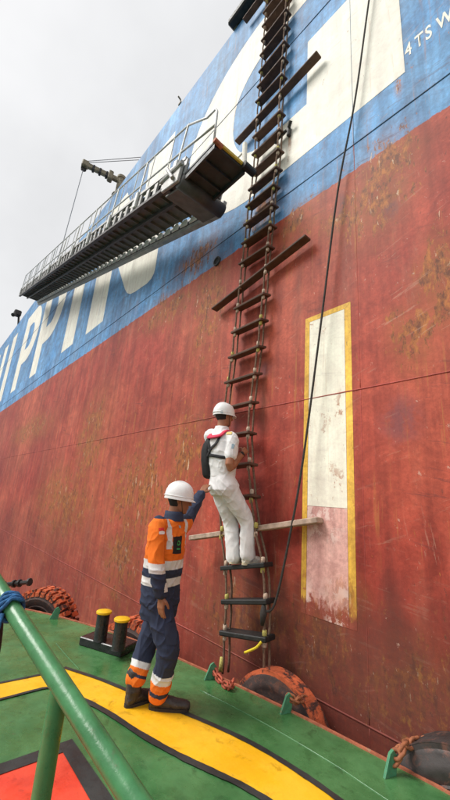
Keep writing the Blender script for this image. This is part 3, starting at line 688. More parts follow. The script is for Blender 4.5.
flat('red_panel', [(-2.68, -1.98), (-2.68, -4.5), (-.4, -4.5), (-.4, -1.99)], .004, M['deck_red'], tug)
flat('black_outline', stripe([(-2.70, -4.5), (-2.705, -3.2), (-2.70, -2.6), (-2.705, -1.90)], .085), .008, M['deck_black'], tug)
flat('black_outline', stripe([(-2.70, -1.945), (-2.2, -1.94), (-1.4, -1.945), (-.4, -1.95)], .09), .0085, M['deck_black'], tug)
# bollard pair
a0 = np.array([-4.31, -1.20]); a1 = np.array([-3.82, -.97]); ax_ = (a1-a0)/np.linalg.norm(a1-a0); ang = math.atan2(ax_[1], ax_[0])
RBm = np.array(Matrix.Rotation(ang, 3, 'Z')); bc = (a0+a1)/2
bol = MB().box((bc[0], bc[1], .04), (.56, .27, .08), RBm, .008).build('bollard_base', M['black_paint'], tug)
for (px, py) in ((104, 613), (122, 620.5)):
    q = at_z(px, py, .335)
    o = MB().lathe((q[0], q[1], .08), [(.070, 0), (.066, .02), (.066, .25)], 20).build('bollard_post', M['black_paint'], bol); smooth_angle(o)
    o = MB().lathe((q[0], q[1], .33), [(.070, 0), (.080, .006), (.080, .022), (.072, .028)], 24).build('bollard_cap', M['cap_yellow'], bol); smooth_angle(o)
# lugs for the fender chains
lugs = {}
for nm, (bxp, byp), (txp, typ) in (('a', (50, 619), (57, 608)), ('b', (205, 680), (211, 670)), ('c', (281, 714), (286, 699)), ('d', (385, 778), (389, 760))):
    g0 = at_z(bxp, byp); h_ = .13
    y_dir = np.array([.25, .97, 0]); y_dir /= np.linalg.norm(y_dir); x_dir = np.array([y_dir[1], -y_dir[0], 0])
    p0 = g0; b = MB(); b.prism([(-.01, 0), (.09, 0), (.105, .10), (.075, .135), (.045, .12)], y_dir, (0, 0, 1), p0-x_dir*.008+np.array([0, 0, -.002]), x_dir*.018)
    b.build('chain_lug', M['lug'], tug); lugs[nm] = p0+y_dir*.08+np.array([0, 0, .10])
# handrail
RAILR = .032
rA = CAM+ray(13.5, 611)*(2*RAILR*FPX/17.2); rB = CAM+ray(133, 797)*(2*RAILR*FPX/26.5); rdir_ = (rB-rA)/np.linalg.norm(rB-rA)
def rail_at(px, py):                       # point of the rail nearest the pixel's ray
    d = ray(px, py); d = d/np.linalg.norm(d); w0 = rA-CAM; bq = rdir_@d; return rA+rdir_*((bq*(d@w0)-(rdir_@w0))/(1-bq*bq))
rail = MB().tube([rA-rdir_*1.2, rB+rdir_*1.6], RAILR*.92, 28).build('hand_rail', M['rail'], tug); smooth_angle(rail)
pq = rail_at(54, 690)
for q in (pq, rA-rdir_*.75, rB+rdir_*1.0):
    o = MB().lathe((q[0], q[1], .0), [(.055, 0), (.055, .012), (.0275, .014), (.0275, float(q[2])-.004)], 20).build('rail_post', M['rail'], rail); smooth_angle(o)
# ------------------------------------------------------------------ blue lashing, black pawl on the rail
q = rail_at(11, 610); b = MB(); pts = []; ru = np.array([0, 0, 1.])-rdir_*rdir_[2]; ru /= np.linalg.norm(ru); rv = np.cross(rdir_, ru)
for k in range(121):
    g = k/120*2*math.pi*4; pts.append(q+rdir_*(-.045+k/120*.055+.005*math.sin(k*.9))+.040*(math.cos(g)*rv+math.sin(g)*ru))
pts += [q+rdir_*.02-uz0*.08+rv*.05, q-rdir_*.02-uz0*.16+rv*.05, q-rdir_*.07-uz0*.2+rv*.04]
b.tube(pts, .0072, 7)
tag(b.build('lashing_rope', M['blue_rope'], None, True), 'blue rope lashing wound around the green handrail', 'rope')
q = rail_at(0, 590); b = MB()
b.tube(resample([q-uz0*.03+rdir_*.0, q-uz0*.12+rdir_*.05, q-uz0*.22+rdir_*.06, q-uz0*.32+rdir_*.0, q-uz0*.2-rdir_*.06], 20), .020, 8)
tag(b.build('hanging_strap', M['step_rubber'], None, True), 'black rubber strap hanging below the green handrail beside the blue rope', 'strap')
# clamp handle standing on the rail
rc = rA-rdir_*.46; k0 = CAM+ray(3, 585)*(rc-CAM).dot(FW); k1 = CAM+ray(30, 582)*((rc-CAM).dot(FW)*.98)
hd = empty('clamp_handle', tuple(rc), 'black iron clamp with crossbar handle fixed on the green handrail', 'clamp')
b = MB(); b.tube([rc-rdir_*.04, rc+rdir_*.04], .048, 14); b.tube([rc+uz0*.03, k0+(k0-k1)*.3], .018, 8); b.build('clamp_body', M['dark_metal'], hd)
b = MB(); b.tube([k0-(k1-k0)*.5, k1], .009, 8)
for f_ in (.02, .42, .62, .98): b.tube([k0+(k1-k0)*(f_-.03), k0+(k1-k0)*(f_+.03)], .016, 10)
b.build('crossbar', M['dark_metal'], hd)

# ================================================================== tyre fenders
def tyre(cen, Rout, wid, yaw, tilt, tread_mat, side_mat, lugs_n, label, group=None, lugdepth=.02, rim=.5, fill=.92):
    e_ = empty('tyre_fender', cen, label, 'tyre', group)
    Rz = Matrix.Rotation(yaw, 3, 'Z') @ Matrix.Rotation(tilt, 3, 'X') @ Matrix.Rotation(math.pi/2, 3, 'X')   # axis along hull normal
    Rz = np.array(Rz); n = 56; w2 = wid/2
    prof = [(Rout*rim, -w2*.62), (Rout*.56, -w2*.86), (Rout*.63, -w2*.98), (Rout*.65, -w2*.90), (Rout*.74, -w2*1.06), (Rout*.82, -w2*1.10), (Rout*.835, -w2*1.02), (Rout*.91, -w2*.98), (Rout*.965, -w2*.80)]
    pr_ = prof+[(Rout*1.0, -w2*.45), (Rout*1.003, 0), (Rout*1.0, w2*.45)]+[(a, -h_) for a, h_ in prof[::-1]]
    ring = []
    for (r_, h_) in pr_:
        rg_ = []
        for k in range(n):
            g = 2*math.pi*k/n; dr = 1+.008*mnoise.noise(Vector((math.cos(g)*2, math.sin(g)*2, h_*4)))
            rg_.append(np.array(cen)+Rz@np.array((r_*dr*math.cos(g), r_*dr*math.sin(g), h_)))
        ring.append(rg_)
    ring.append(ring[0]); b = MB(); b.rings(ring, False)
    o = b.build('tyre_body', side_mat, e_, True); smooth_angle(o, 55)
    # tread blocks, each its own piece
    t_ = MB(); ww = wid*.44; 
    t_.prism([(-.42, -.1), (.42, -.1), (.36, 1), (-.36, 1)], (2*math.pi*Rout/lugs_n*fill, 0, 0), (0, lugdepth, 0), (0, 0, 0), (0, 0, ww))
    # shoulder part of the block
    t_.prism([(-.42, 0), (.42, 0), (.36, 1), (-.36, 1)], (2*math.pi*Rout/lugs_n*fill, 0, 0), (0, 0, lugdepth*.8), (0, -Rout*.11, ww-.004), (0, Rout*.11, 0))
    first = None
    for k in range(lugs_n):
        for sd_ in (1, -1):
            g = 2*math.pi*(k+(.5 if sd_ < 0 else 0))/lugs_n
            if math.sin(g) < -.25: continue
            u_ = np.array([math.cos(g), math.sin(g), 0]); tg = np.array([-math.sin(g), math.cos(g), 0]); ax3 = np.array([0, 0, 1.])*sd_
            R3 = np.array([tg*sd_, u_, ax3]).T; R3 = Rz@R3; c0 = np.array(cen)+Rz@(u_*Rout*.995)
            m4 = Matrix.Translation(Vector(c0)) @ Matrix(R3.tolist()).to_4x4()
            if first is None: first = t_.build('tread_block', tread_mat, e_); first.matrix_basis = m4
            else: share('tread_block', first, e_, m4)
    return e_
def chain(pts, name, mat, label, cat='chain', r=.011, ln=.085, group=None):
    pts = resample(pts, 60); tot = sum(np.linalg.norm(pts[k+1]-pts[k]) for k in range(59)); nlk = max(3, int(tot/(ln*.62)))
    e_ = empty(name, tuple(pts[0]), label, cat, group); lk = MB(); loop = []
    for k in range(16):
        g = 2*math.pi*k/16; loop.append((math.cos(g)*ln*.30+(ln*.20 if math.cos(g) > 0 else -ln*.20), math.sin(g)*ln*.30, 0))
    loop.append(loop[0]); loop.append(loop[1]); lk.tube(loop, r, 7, False, None, (0, 0, 1)); first = None
    for k in range(nlk):
        s = (k+.5)/nlk*59; i = min(int(s), 58); p_ = pts[i]+(pts[i+1]-pts[i])*(s-i); t = pts[i+1]-pts[i]; t /= np.linalg.norm(t)
        a = np.array([0.3, .5, .8]); a = a-t*(a@t); a /= np.linalg.norm(a); b_ = np.cross(t, a)
        if k % 2: a, b_ = b_, -a
        m4 = Matrix.Translation(Vector(p_)) @ Matrix(np.array([t, a, b_]).T.tolist()).to_4x4()
        if first is None: first = lk.build('chain_link', mat, e_, True); first.matrix_basis = m4
        else: share('chain_link', first, e_, m4)
    return e_
# middle tyre beside the ladder foot
tyre((-2.44, -.215, -.335), .50, .17, .06, .0, M['tyre_orange'], M['tyre'], 52, 'tyre with bright orange paint-smeared tread beside the foot of the ladder', lugdepth=.005, fill=1.3)
# left tyre, chunky tread
tyre((-5.88, -1.22, -.30), .48, .30, .62, .0, M['tyre_orange'], M['tyre'], 34, 'chunky treaded reddish tyre beyond the bollards against the ship side', lugdepth=.035)
# small bit between bollards and the man
tyre((-4.42, -.56, -.42), .52, .28, .36, .0, M['tyre_orange'], M['tyre'], 30, 'reddish treaded tyre peeping out behind the twin bollards', lugdepth=.03)
# right big fender
tyre((-.98, -.125, -.31), .56, .235, .0, .0, M['tyre_smooth'], M['tyre_smooth'], 40, 'smooth black and brown tyre with rusty chain over the deck edge', lugdepth=.003, rim=.42, fill=1.3)
la = lugs['d']
chain([la+np.array([.0, .0, -.02]), la+np.array([.03, .06, .03]), np.array([-1.33, -.14, .12]), np.array([-1.27, -.06, .10]), np.array([-1.2, -.04, -.05])], 'fender_chain', M['chain'], 'rusty brown chain shackled round the smooth black tyre', r=.012, ln=.088)
lb = lugs['b']
chain([lb+np.array([0, .0, -.03]), lb+np.array([.10, .0, -.075]), lb+np.array([.24, -.01, -.075]), np.array([-2.82, -.43, .0])], 'fender_chain', M['chain_red'], 'red painted chain lying on the deck edge at the ladder foot', r=.010, ln=.075)
lc = lugs['c']
chain([lc, lc+np.array([.04, .05, -.02]), np.array([-2.17, -.22, .06]), np.array([-2.10, -.10, -.05])], 'fender_chain', M['chain'], 'dark rusty chain holding the orange smeared tyre', r=.010, ln=.075)

# ================================================================== water
mw_, N, b_ = newmat('harbour_water', .08, 0, .5); P = pos(N)
N.put(b_.inputs['Base Color'], (.02, .045, .04)); N.put(b_.inputs['Normal'], N.bump(N.noise(P, 1.2, 6, .6), .5, .15))
wm = MB(); wm.add([(-900, -900, -1.6), (900, -900, -1.6), (900, 900, -1.6), (-900, 900, -1.6)], [(0, 1, 2, 3)])
tag(wm.build('water', mw_), kind='structure')


# ================================================================== people
from mathutils.bvhtree import BVHTree
def remesh(mb, vox, it=4):
    me = mb.mesh('tmp'); o = bpy.data.objects.new('tmp', me); COL.objects.link(o)
    m = o.modifiers.new('r', 'REMESH'); m.mode = 'VOXEL'; m.voxel_size = vox
    m = o.modifiers.new('s', 'SMOOTH'); m.factor = .5; m.iterations = it
    dg = bpy.context.evaluated_depsgraph_get(); r_ = bpy.data.meshes.new_from_object(o.evaluated_get(dg))
    bpy.data.objects.remove(o); return r_
def coords(me):
    a = np.empty(len(me.vertices)*3, 'f'); me.vertices.foreach_get('co', a); return a.reshape(-1, 3).astype(float)
def displace(me, fn):
    co_ = coords(me); nr = np.array([v.normal[:] for v in me.vertices])
    d = np.array([fn(c_) for c_ in co_]); me.vertices.foreach_set('co', (co_+nr*d[:, None]).astype('f').ravel()); me.update()
def paint(me, fn):
    co_ = coords(me); at = me.color_attributes.new('Col', 'FLOAT_COLOR', 'POINT')
    at.data.foreach_set('color', np.array([(*fn(c_), 1.0) for c_ in co_], 'f').ravel())
def colmat(name, rough, bump=.25, bsc=180, var=.12, spec=.3, sheen=0, sss=0):
    m, N, b = newmat(name, rough, 0, spec); P = pos(N); a = N.n('ShaderNodeAttribute', attribute_name='Col')
    c = N.mix(1.0, a.outputs['Color'], N.mix(N.ramp(N.noise(P, 14, 4, .6), .3, .7), (1-var,)*3, (1+var*.4,)*3), 'MULTIPLY')
    N.put(b.inputs['Base Color'], c); N.put(b.inputs['Normal'], N.bump(N.math('ADD', N.noise(P, bsc, 3), N.math('MULTIPLY', N.noise(P, 22, 3), 1.5)), bump, .004))
    return m
CLOTH = colmat('coverall_cloth', .85); SKIN = colmat('skin', .5, .1, 120, .10, .4)
def rounded(mb, pts, rad, n=16, ell=None, ref=None):
    pts = [np.array(p_, float) for p_ in pts]; rad = list(rad); e = list(ell) if ell else [1.0]*len(pts)
    d0 = (pts[0]-pts[1]); d0 /= np.linalg.norm(d0); d1 = pts[-1]-pts[-2]; d1 /= np.linalg.norm(d1)
    P_ = [pts[0]+d0*rad[0]*k for k in (.85, .6, .3)]+pts+[pts[-1]+d1*rad[-1]*k for k in (.3, .6, .85)]
    R_ = [rad[0]*k for k in (.45, .78, .95)]+rad+[rad[-1]*k for k in (.95, .78, .45)]
    return mb.tube(P_, R_, n, True, [e[0]]*3+e+[e[-1]]*3, ref)
def limb(mb, pts, rad, n=18, m=14):
    P_ = resample(pts, m); R_ = [float(np.interp(k/(m-1)*(len(rad)-1), range(len(rad)), rad)) for k in range(m)]
    return rounded(mb, P_, R_, n)
def facing(a):
    a = math.radians(a); f_ = RH*math.cos(a)+AH*math.sin(a); r_ = RH*math.sin(a)-AH*math.cos(a); return f_, r_
def oval(c_, rv, fv, hw, hd, n=24, p=2.4):
    out = []
    for k in range(n):
        g = 2*math.pi*k/n; x, y = math.cos(g), math.sin(g)
        x = math.copysign(abs(x)**(2/p), x); y = math.copysign(abs(y)**(2/p), y); out.append(np.array(c_)+rv*hw*x+fv*hd*y)
    return out
def hand(mb, W, d, pn, th, curl, sc_=1.0, thumb=.5):
    d = d/np.linalg.norm(d); pn = pn-d*(pn@d); pn /= np.linalg.norm(pn); th = th-d*(th@d)-pn*(th@pn); th /= np.linalg.norm(th)
    k = sc_
    for o_ in (-.026, -.009, .009, .026):       # palm of four bones
        rounded(mb, [W+th*o_*.75*k+d*.005, W+th*o_*k+d*.085*k], [.0135*k, .0125*k], 10)
    rounded(mb, [W-d*.02*k, W+d*.03*k], [.024*k, .024*k], 10, [.75, .7], pn)
    for o_, L1, ra in ((.027, .070, .0088), (.009, .080, .0092), (-.009, .075, .009), (-.027, .058, .0080)):
        p0 = W+th*o_*k+d*.085*k; pts = [p0]; dd_ = d.copy(); ang = 0
        for j, fr in enumerate((.42, .33, .25)):
            ang += curl*(.8, 1.0, .8)[j]; dd_ = d*math.cos(ang)+pn*math.sin(ang); pts.append(pts[-1]+dd_*L1*fr*k+th*o_*.06)
        rounded(mb, pts, [ra*k, ra*.97*k, ra*.9*k, ra*.78*k], 8)
    t0 = W+th*.022*k+d*.022*k; t1 = t0+(th*.75+d*.6+pn*.25)*.036*k; t2 = t1+(d*(1-thumb*.5)+pn*thumb+th*.25)*.030*k; t3 = t2+(d*(.8-thumb*.3)+pn*thumb)*.024*k
    rounded(mb, [t0, t1, t2, t3], [.014*k, .0118*k, .0105*k, .0085*k], 8)
HEADR = ((-.112, .028, .055, .026), (-.10, .044, .045, .046), (-.075, .057, .030, .066), (-.04, .066, .018, .080), (0, .073, .008, .092), (.04, .077, .0, .098), (.075, .070, -.004, .088), (.1, .05, -.006, .062), (.113, .02, -.008, .025))
def head(mb, C_, f_, r_, u_):
    mb.rings([oval(C_+u_*z+f_*cf, r_, f_, hw, hd, 20, 2.15) for z, hw, cf, hd in HEADR])
    rounded(mb, [C_+f_*.094+u_*.018, C_+f_*.112-u_*.022], [.008, .014], 8)                  # nose
    rounded(mb, [C_+f_*.103-u_*.022-r_*.012, C_+f_*.103-u_*.022+r_*.012], [.009, .009], 8)
    rounded(mb, [C_+f_*.088-u_*.055-r_*.018, C_+f_*.097-u_*.055, C_+f_*.088-u_*.055+r_*.018], [.007, .009, .007], 8)   # lips
    rounded(mb, [C_+f_*.078-u_*.095-r_*.012, C_+f_*.078-u_*.095+r_*.012], [.016, .016], 8)  # chin
    rounded(mb, [C_+f_*.090+u_*.030-r_*.04, C_+f_*.098+u_*.03, C_+f_*.090+u_*.030+r_*.04], [.009, .008, .009], 8)      # brow
    for s in (-1, 1):
        e = C_+r_*s*.076-f_*.006; rounded(mb, [e+u_*.022-f_*.006, e+r_*s*.006, e-u_*.026+f_*.004], [.012, .016, .009], 8, [.5]*3, r_)
def head_extras(C_, f_, r_, u_, person, hat, hat_mat, hair_len, logo):
    for s in (-1, 1):
        b = MB(); rounded(b, [C_+f_*.085+u_*.008+r_*s*.030, C_+f_*.0855+u_*.008+r_*s*.034], [.010, .010], 8); o = b.build('eye', EYE, person, True)
    b = MB(); Rg = []
    for z, k, sh in ((-hair_len, .80, -.030), (-hair_len+.015, .97, -.022), (-.01, 1.04, -.018), (.03, 1.05, -.014), (.07, 1.04, -.010), (.1, .8, -.006)):
        hw = np.interp(z, [q_[0] for q_ in HEADR], [q_[1] for q_ in HEADR]); cf = np.interp(z, [q_[0] for q_ in HEADR], [q_[2] for q_ in HEADR]); hd = np.interp(z, [q_[0] for q_ in HEADR], [q_[3] for q_ in HEADR])
        Rg.append(oval(C_+u_*z+f_*(cf+sh-.012), r_, f_, hw*k, hd*k*.88, 24, 2.2))
    b.rings(Rg); b.build('hair', HAIR, person, True)
    hu = (u_-f_*.06); hu /= np.linalg.norm(hu); hf = f_-hu*(f_@hu); hf /= np.linalg.norm(hf); hc = C_+hu*.014-f_*.004
    R_ = []
    for h_, a_, b_, sh in ((.004, .100, .120, 0), (-.014, .116, .138, .006), (-.020, .120, .150, .014), (-.014, .121, .152, .014), (.0, .115, .137, .002), (.03, .114, .136, 0), (.065, .108, .129, 0), (.10, .090, .108, 0), (.124, .060, .074, 0), (.136, .028, .036, 0), (.138, .006, .008, 0)):
        R_.append(oval(hc+hu*h_+hf*sh, r_, hf, a_*.95, b_*.94, 32, 2.1))
    b = MB(); b.rings(R_); hm = b.build('hard_hat', hat_mat, person); smooth_angle(hm, 50)
    b = MB(); b.tube([hc+hu*.010+hf*(.133*math.cos(g)) + r_*(.109*math.sin(g)) for g in np.linspace(0, 2*math.pi, 40)], .004, 6); b.build('hat_ridge', hat_mat, hm, True)
    b = MB(); rr_ = [hc+hf*(.123*math.sin(g))+hu*(.02+.118*math.cos(g)) for g in np.linspace(-1.15, 1.15, 16)]; b.tube(rr_, [.004]+[.011]*14+[.004], 8, True, [.6]*16, tuple(r_)); b.build('hat_crest', hat_mat, hm, True)
    if logo is not None:
        bv = BVHTree.FromObject(hm, bpy.context.evaluated_depsgraph_get()); decal('hat_emblem', bv, logo, .034, .034, LOGO, hm, disc=True)
    b = MB(); pts = [hc+r_*s_*.108*1.0+hf*.01-hu*.0 for s_ in (-1,)]; 
    strap = [hc-r_*.105+hf*.02, C_-r_*.080+f_*.03-u_*.03, C_-r_*.05+f_*.055-u_*.098, C_+f_*.06-u_*.125, C_+r_*.05+f_*.055-u_*.098, C_+r_*.080+f_*.03-u_*.03, hc+r_*.105+hf*.02]
    b.tube(resample(strap, 24), .0025, 6); b.build('chin_strap', EYE, hm, True)
    return hm
def decal(name, bv, px, w_, h_, mat, parent, disc=False, upv=(0, 0, 1.), lift=.003):
    d = ray(*px); d = d/np.linalg.norm(d); loc, nor, ix, ds = bv.ray_cast(Vector(CAM), Vector(d))
    if loc is None: return None
    n_ = np.array(nor); n_ = n_/np.linalg.norm(n_) if np.linalg.norm(n_) > 0 else -d; u_ = np.array(upv)-n_*(np.array(upv)@n_); u_ /= np.linalg.norm(u_); r_ = np.cross(u_, n_)
    v = []; f_ = []; m_ = 6
    for j in range(m_+1):
        for i in range(m_+1):
            a, b_ = i/m_*2-1, j/m_*2-1
            if disc: a, b_ = a*math.sqrt(1-b_*b_/2), b_*math.sqrt(1-a*a/2)
            p_ = np.array(loc)+r_*a*w_/2+u_*b_*h_/2; l2, n2, i2, d2 = bv.find_nearest(Vector(p_+n_*.01)); v.append(np.array(l2 if l2 is not None else p_)+n_*lift)
    for j in range(m_):
        for i in range(m_): k = j*(m_+1)+i; f_.append((k, k+1, k+m_+2, k+m_+1))
    mb = MB(); mb.add(v, f_); o = mb.build(name, mat, parent, True); return o
EYE = plain('dark_eye', (.03, .02, .018), .4, 0, .1, 20, 0)
HAIR = plain('black_hair', (.012, .010, .010), .6, 0, .3, 60, .6, 300)
LOGO = plain('pale_grey_emblem', (.38, .45, .47), .6, 0, .3, 150, 0)
HATW = plain('white_hard_hat', (.82, .83, .82), .32, 0, .04, 10, .05, 40, dirt=(.5, .5, .47), dirt_amt=.35, dirt_lo=.6, spec=.5)
def wr(amp, sx, sz, seed):
    def fn(c_):
        p_ = Vector((c_[0]*sx, c_[1]*sx, c_[2]*sz+c_[0]*6+seed)); n1 = mnoise.noise(p_); n2 = mnoise.noise(Vector((c_[0]*5+seed, c_[1]*5, c_[2]*4))); n3 = mnoise.noise(Vector((c_[0]*sx*1.3+9, c_[1]*sx*1.3, c_[2]*sz*.6-c_[1]*9+seed)))
        return amp*(.75*max(0, 1-abs(n1)*2.6)**2+.55*max(0, 1-abs(n3)*3)**2-.45+.5*n2)
    return fn
def seglen(*ps): return [round(float(np.linalg.norm(np.array(ps[i+1])-np.array(ps[i]))), 3) for i in range(len(ps)-1)]
def boot(name, ankle, toe_dir, mat, parent, length, h_top, rs_, sole_mat, pitch=0.0, upv=None):
    t = toe_dir/np.linalg.norm(toe_dir); t = np.array([t[0], t[1], 0])/np.linalg.norm(t[:2])*math.cos(pitch)+np.array([0, 0, math.sin(pitch)])
    s = np.cross(t, (0, 0, 1.)); s /= np.linalg.norm(s); u_ = np.cross(s, t)
    hb = ankle-u_*.085                                # point under the ankle at sole level
    mb = MB(); ht = ankle+np.array(upv if upv is not None else (0, 0, 1.))*h_top
    rounded(mb, [ht, ankle, hb+u_*.05-t*.01], [rs_, rs_*.98, .050], 16)
    L = length; R_ = []
    for k, hw, hh in ((-.055, .026, .045), (-.048, .036, .065), (-.02, .041, .085), (.04, .042, .095), (.09, .046, .080), (.14, .051, .066), (L-.085, .047, .056), (L-.062, .036, .046), (L-.055, .020, .036)):
        c_ = hb+t*k; rg_ = []
        for q_ in range(16):
            g = 2*math.pi*q_/16; y = math.sin(g); rg_.append(c_+s*hw*math.cos(g)+u_*(hh*(.5+.5*y) if y > -.5 else hh*.25*(1+y)*0+.002))
        R_.append(rg_)
    mb.rings(R_); me = remesh(mb, .006, 4); displace(me, wr(.003, 18, 30, 2.0)); o = link(name, me, mat, parent, True)
    sp = []
    for k in range(28):
        g = 2*math.pi*k/28; x = math.cos(g); y = math.sin(g); lx = (L/2)*math.copysign(abs(x)**.8, x)+L/2-.062; wd = .044+.010*max(0, x)
        sp.append((lx, wd*math.copysign(abs(y)**.7, y)))
    MB().prism(sp, t, s, hb-u_*.014, u_*.024).build('sole', sole_mat, o)
    return o

# ------------------------------------------------------------------ deckhand in orange, on the tug
F1 = np.array([-2.78, -1.22, 0.0])
def J1(x, y, o=0.0): return at_body(x, y, F1, o)
p1 = empty('person', tuple(F1), 'person in orange and navy coveralls and white hard hat reaching up from the green deck', 'person')
f1, r1 = facing(-28); fh, rh = facing(8); uz = np.array([0, 0, 1.])
pel = J1(160, 600, .02); wst = J1(161, 584, .02); cst = J1(165.5, 549, .0); shc = J1(169, 526, 0); nk = J1(173, 517, .01); hdc = J1(179, 499.5, .01)
rs1 = J1(156.5, 528.5, -.19); re1 = J1(156.5, 567, -.28); rw1 = J1(161.5, 595.5, -.25)
ls1 = J1(182, 526, .12); le1 = J1(190.5, 512, .32); lw1 = J1(201.5, 493, .52)
rhp = J1(158, 606, -.06); rk = J1(168.5, 648, -.10); ra_ = J1(157.5, 699, -.02)
lhp = J1(164, 606, .10); lk_ = J1(147, 643, .08); la_ = J1(134.5, 682, .0)
print('deckhand', 'arm R', seglen(rs1, re1, rw1), 'arm L', seglen(ls1, le1, lw1), 'leg R', seglen(rhp, rk, ra_), 'leg L', seglen(lhp, lk_, la_), 'torso', seglen(pel, shc, hdc), 'z', ra_[2], la_[2], hdc[2])
mb = MB(); u_h = np.array([0, 0, 1.])+fh*.02-RH*.03; u_h /= np.linalg.norm(u_h); fhh = fh-u_h*(fh@u_h)-u_h*.16; fhh /= np.linalg.norm(fhh); u_h = np.cross(rh, fhh); u_h = u_h/np.linalg.norm(u_h); u_h = u_h if u_h[2] > 0 else -u_h
head(mb, hdc, fhh, rh, u_h); rounded(mb, [nk-uz*.06, nk, hdc-u_h*.05-fhh*.01], [.062, .057, .055], 16)
mb.rings([oval(c_, r1, f1, a, b_, 24) for c_, a, b_ in ((pel-uz*.06, .12, .08), (wst, .125, .085), (cst, .14, .095), (shc, .13, .085), (nk-uz*.03, .06, .05))])
for s_, e_, w_ in ((rs1, re1, rw1), (ls1, le1, lw1)): limb(mb, [shc*.5+s_*.5, s_, e_, w_], [.05, .048, .036, .026], 12)
for h_, k_, a_ in ((rhp, rk, ra_), (lhp, lk_, la_)): rounded(mb, [pel, h_, k_, a_], [.07, .075, .05, .036], 12)
hand(mb, rw1, np.array([0, 0, -1.])+RH*.06, -r1*.9+f1*.2-RH*0, f1, .22, 1.0, .35)
hdl = (J1(206, 485.5, .60)-lw1); hand(mb, lw1, hdl, -uz+AH*.3, -r1*0+RH*.7-AH*.4+uz*.3, .16, 1.0, .3)
body = remesh(mb, .0055, 3); paint(body, lambda c_: (.30, .125, .065)); link('body', body, SKIN, p1, True)
hm1 = head_extras(hdc, fhh, rh, u_h, p1, 'hat', HATW, .072, (191, 487))
# jacket
mb = MB(); hemz = pel-uz*.02
mb.rings([oval(c_, r1, f1, a, b_, 28) for c_, a, b_ in ((hemz-uz*.0, .178, .138), (hemz+uz*.02, .182, .142), (wst, .178, .138), (wst*.5+cst*.5, .186, .142), (cst, .180, .146), (cst*.4+shc*.6, .176, .136), (shc+uz*.01, .150, .106), (nk-uz*.005, .085, .080), (nk+uz*.03, .072, .074))])
limb(mb, [shc*.55+rs1*.45, rs1+uz*.004, re1, rw1+(re1-rw1)*.10], [.080, .074, .063, .052], 18)
limb(mb, [shc*.55+ls1*.45, ls1+uz*.004, le1, lw1+(le1-lw1)*.10], [.085, .080, .066, .050], 18)
jk = remesh(mb, .005, 8); displace(jk, wr(.0085, 8, 14, 1.0))
zof = lambda y: float(J1(160, y, 0)[2])
zb1a, zb1b, zb2a, zb2b = zof(566.5), zof(557.5), zof(583.5), zof(575)
OR = (.84, .185, .018); NV = (.030, .040, .075); RF = (.72, .73, .72)
lax = (lw1-le1)/np.linalg.norm(lw1-le1)
def pj(c_):
    lat = (c_-shc)@r1; fwd = (c_-shc)@f1
    dl = c_-ls1; far_ = dl@(-r1)
    if (c_-ls1)@lax > .10 and c_[2] > zof(535): return NV
    tz = c_[2]-.06*((c_-cst)@r1)*0
    dr = np.linalg.norm((c_-(rs1+(re1-rs1)*np.clip(((c_-rs1)@(re1-rs1))/((re1-rs1)@(re1-rs1)), 0, 1)))[:2])
    sleeve = dr < .085 and c_[2] < zof(535) and lat > .09
    if c_[2] > nk[2]-.012: return NV
    if c_[2] > zb1b:
        if c_[2] > cst[2]+.02 and abs(abs(lat)-.115) < .021 and not sleeve: return RF
        return OR
    if c_[2] > zb1a: return RF
    if sleeve: return NV
    if zb2a < c_[2] < zb2b: return RF
    return NV
paint(jk, pj); jko = link('jacket', jk, CLOTH, p1, True)
b = MB(); cols = [oval(nk+uz*h_+f1*.008, r1, f1, a, b_, 24, 2.1) for h_, a, b_ in ((-.03, .095, .09), (.02, .078, .082), (.050, .076, .082), (.048, .066, .070), (.0, .068, .07))]; b.rings(cols, False)
b.build('collar', plain('navy_collar_cloth', NV, .85, bump=.3, bscale=160), jko, True)
dg = bpy.context.evaluated_depsgraph_get(); bv = BVHTree.FromObject(jko, dg)
SLV = plain('flag_red_cloth', (.62, .03, .03), .8); SLW = plain('flag_white_cloth', (.82, .80, .78), .8)
decal('flag_patch', bv, (161.5, 529.3), .062, .024, SLV, jko); decal('flag_patch', bv, (161.5, 532.6), .062, .024, SLW, jko)
PK = plain('black_pocket_cloth', (.015, .016, .018), .7); GRN = plain('green_emblem', (.05, .42, .12), .6)
decal('chest_pocket', bv, (177.0, 545), .115, .14, PK, jko)
decal('pocket_emblem', bv, (178.0, 543), .042, .040, GRN, jko, True, lift=.006); decal('pocket_emblem', bv, (178.2, 549), .045, .010, GRN, jko, False, lift=.006)
decal('pocket_emblem', bv, (178.0, 543), .022, .020, PK, jko, True, lift=.008)
decal('shoulder_badge', bv, (179.5, 526.5), .03, .02, LOGO, jko)
# trousers
mb = MB()
mb.rings([oval(c_, r1, f1, a, b_, 28) for c_, a, b_ in ((pel-uz*.13, .16, .12), (pel-uz*.08, .172, .132), (pel, .168, .128), (wst, .155, .12))])
for h_, k_, a_ in ((rhp, rk, ra_), (lhp, lk_, la_)):
    ax = a_-k_; limb(mb, [h_+uz*.02, h_*.5+k_*.5+(RH*.0), k_, k_+ax*.5, k_+ax*.90], [.110, .102, .088, .080, .077], 20)
tr = remesh(mb, .005, 8); displace(tr, wr(.010, 7, 12, 4.0))
def pt(c_):
    dR = np.linalg.norm(c_-(rk+(ra_-rk)*np.clip(((c_-rk)@(ra_-rk))/((ra_-rk)@(ra_-rk)), 0, 1))); dL = np.linalg.norm(c_-(lk_+(la_-lk_)*np.clip(((c_-lk_)@(la_-lk_))/((la_-lk_)@(la_-lk_)), 0, 1)))
    k_, a_ = (rk, ra_) if dR < dL else (lk_, la_)
    t = ((c_-k_)@(a_-k_))/((a_-k_)@(a_-k_))
    if .46 < t < .625: return RF
    if .625 <= t < .78 or t >= .86: return OR
    return NV
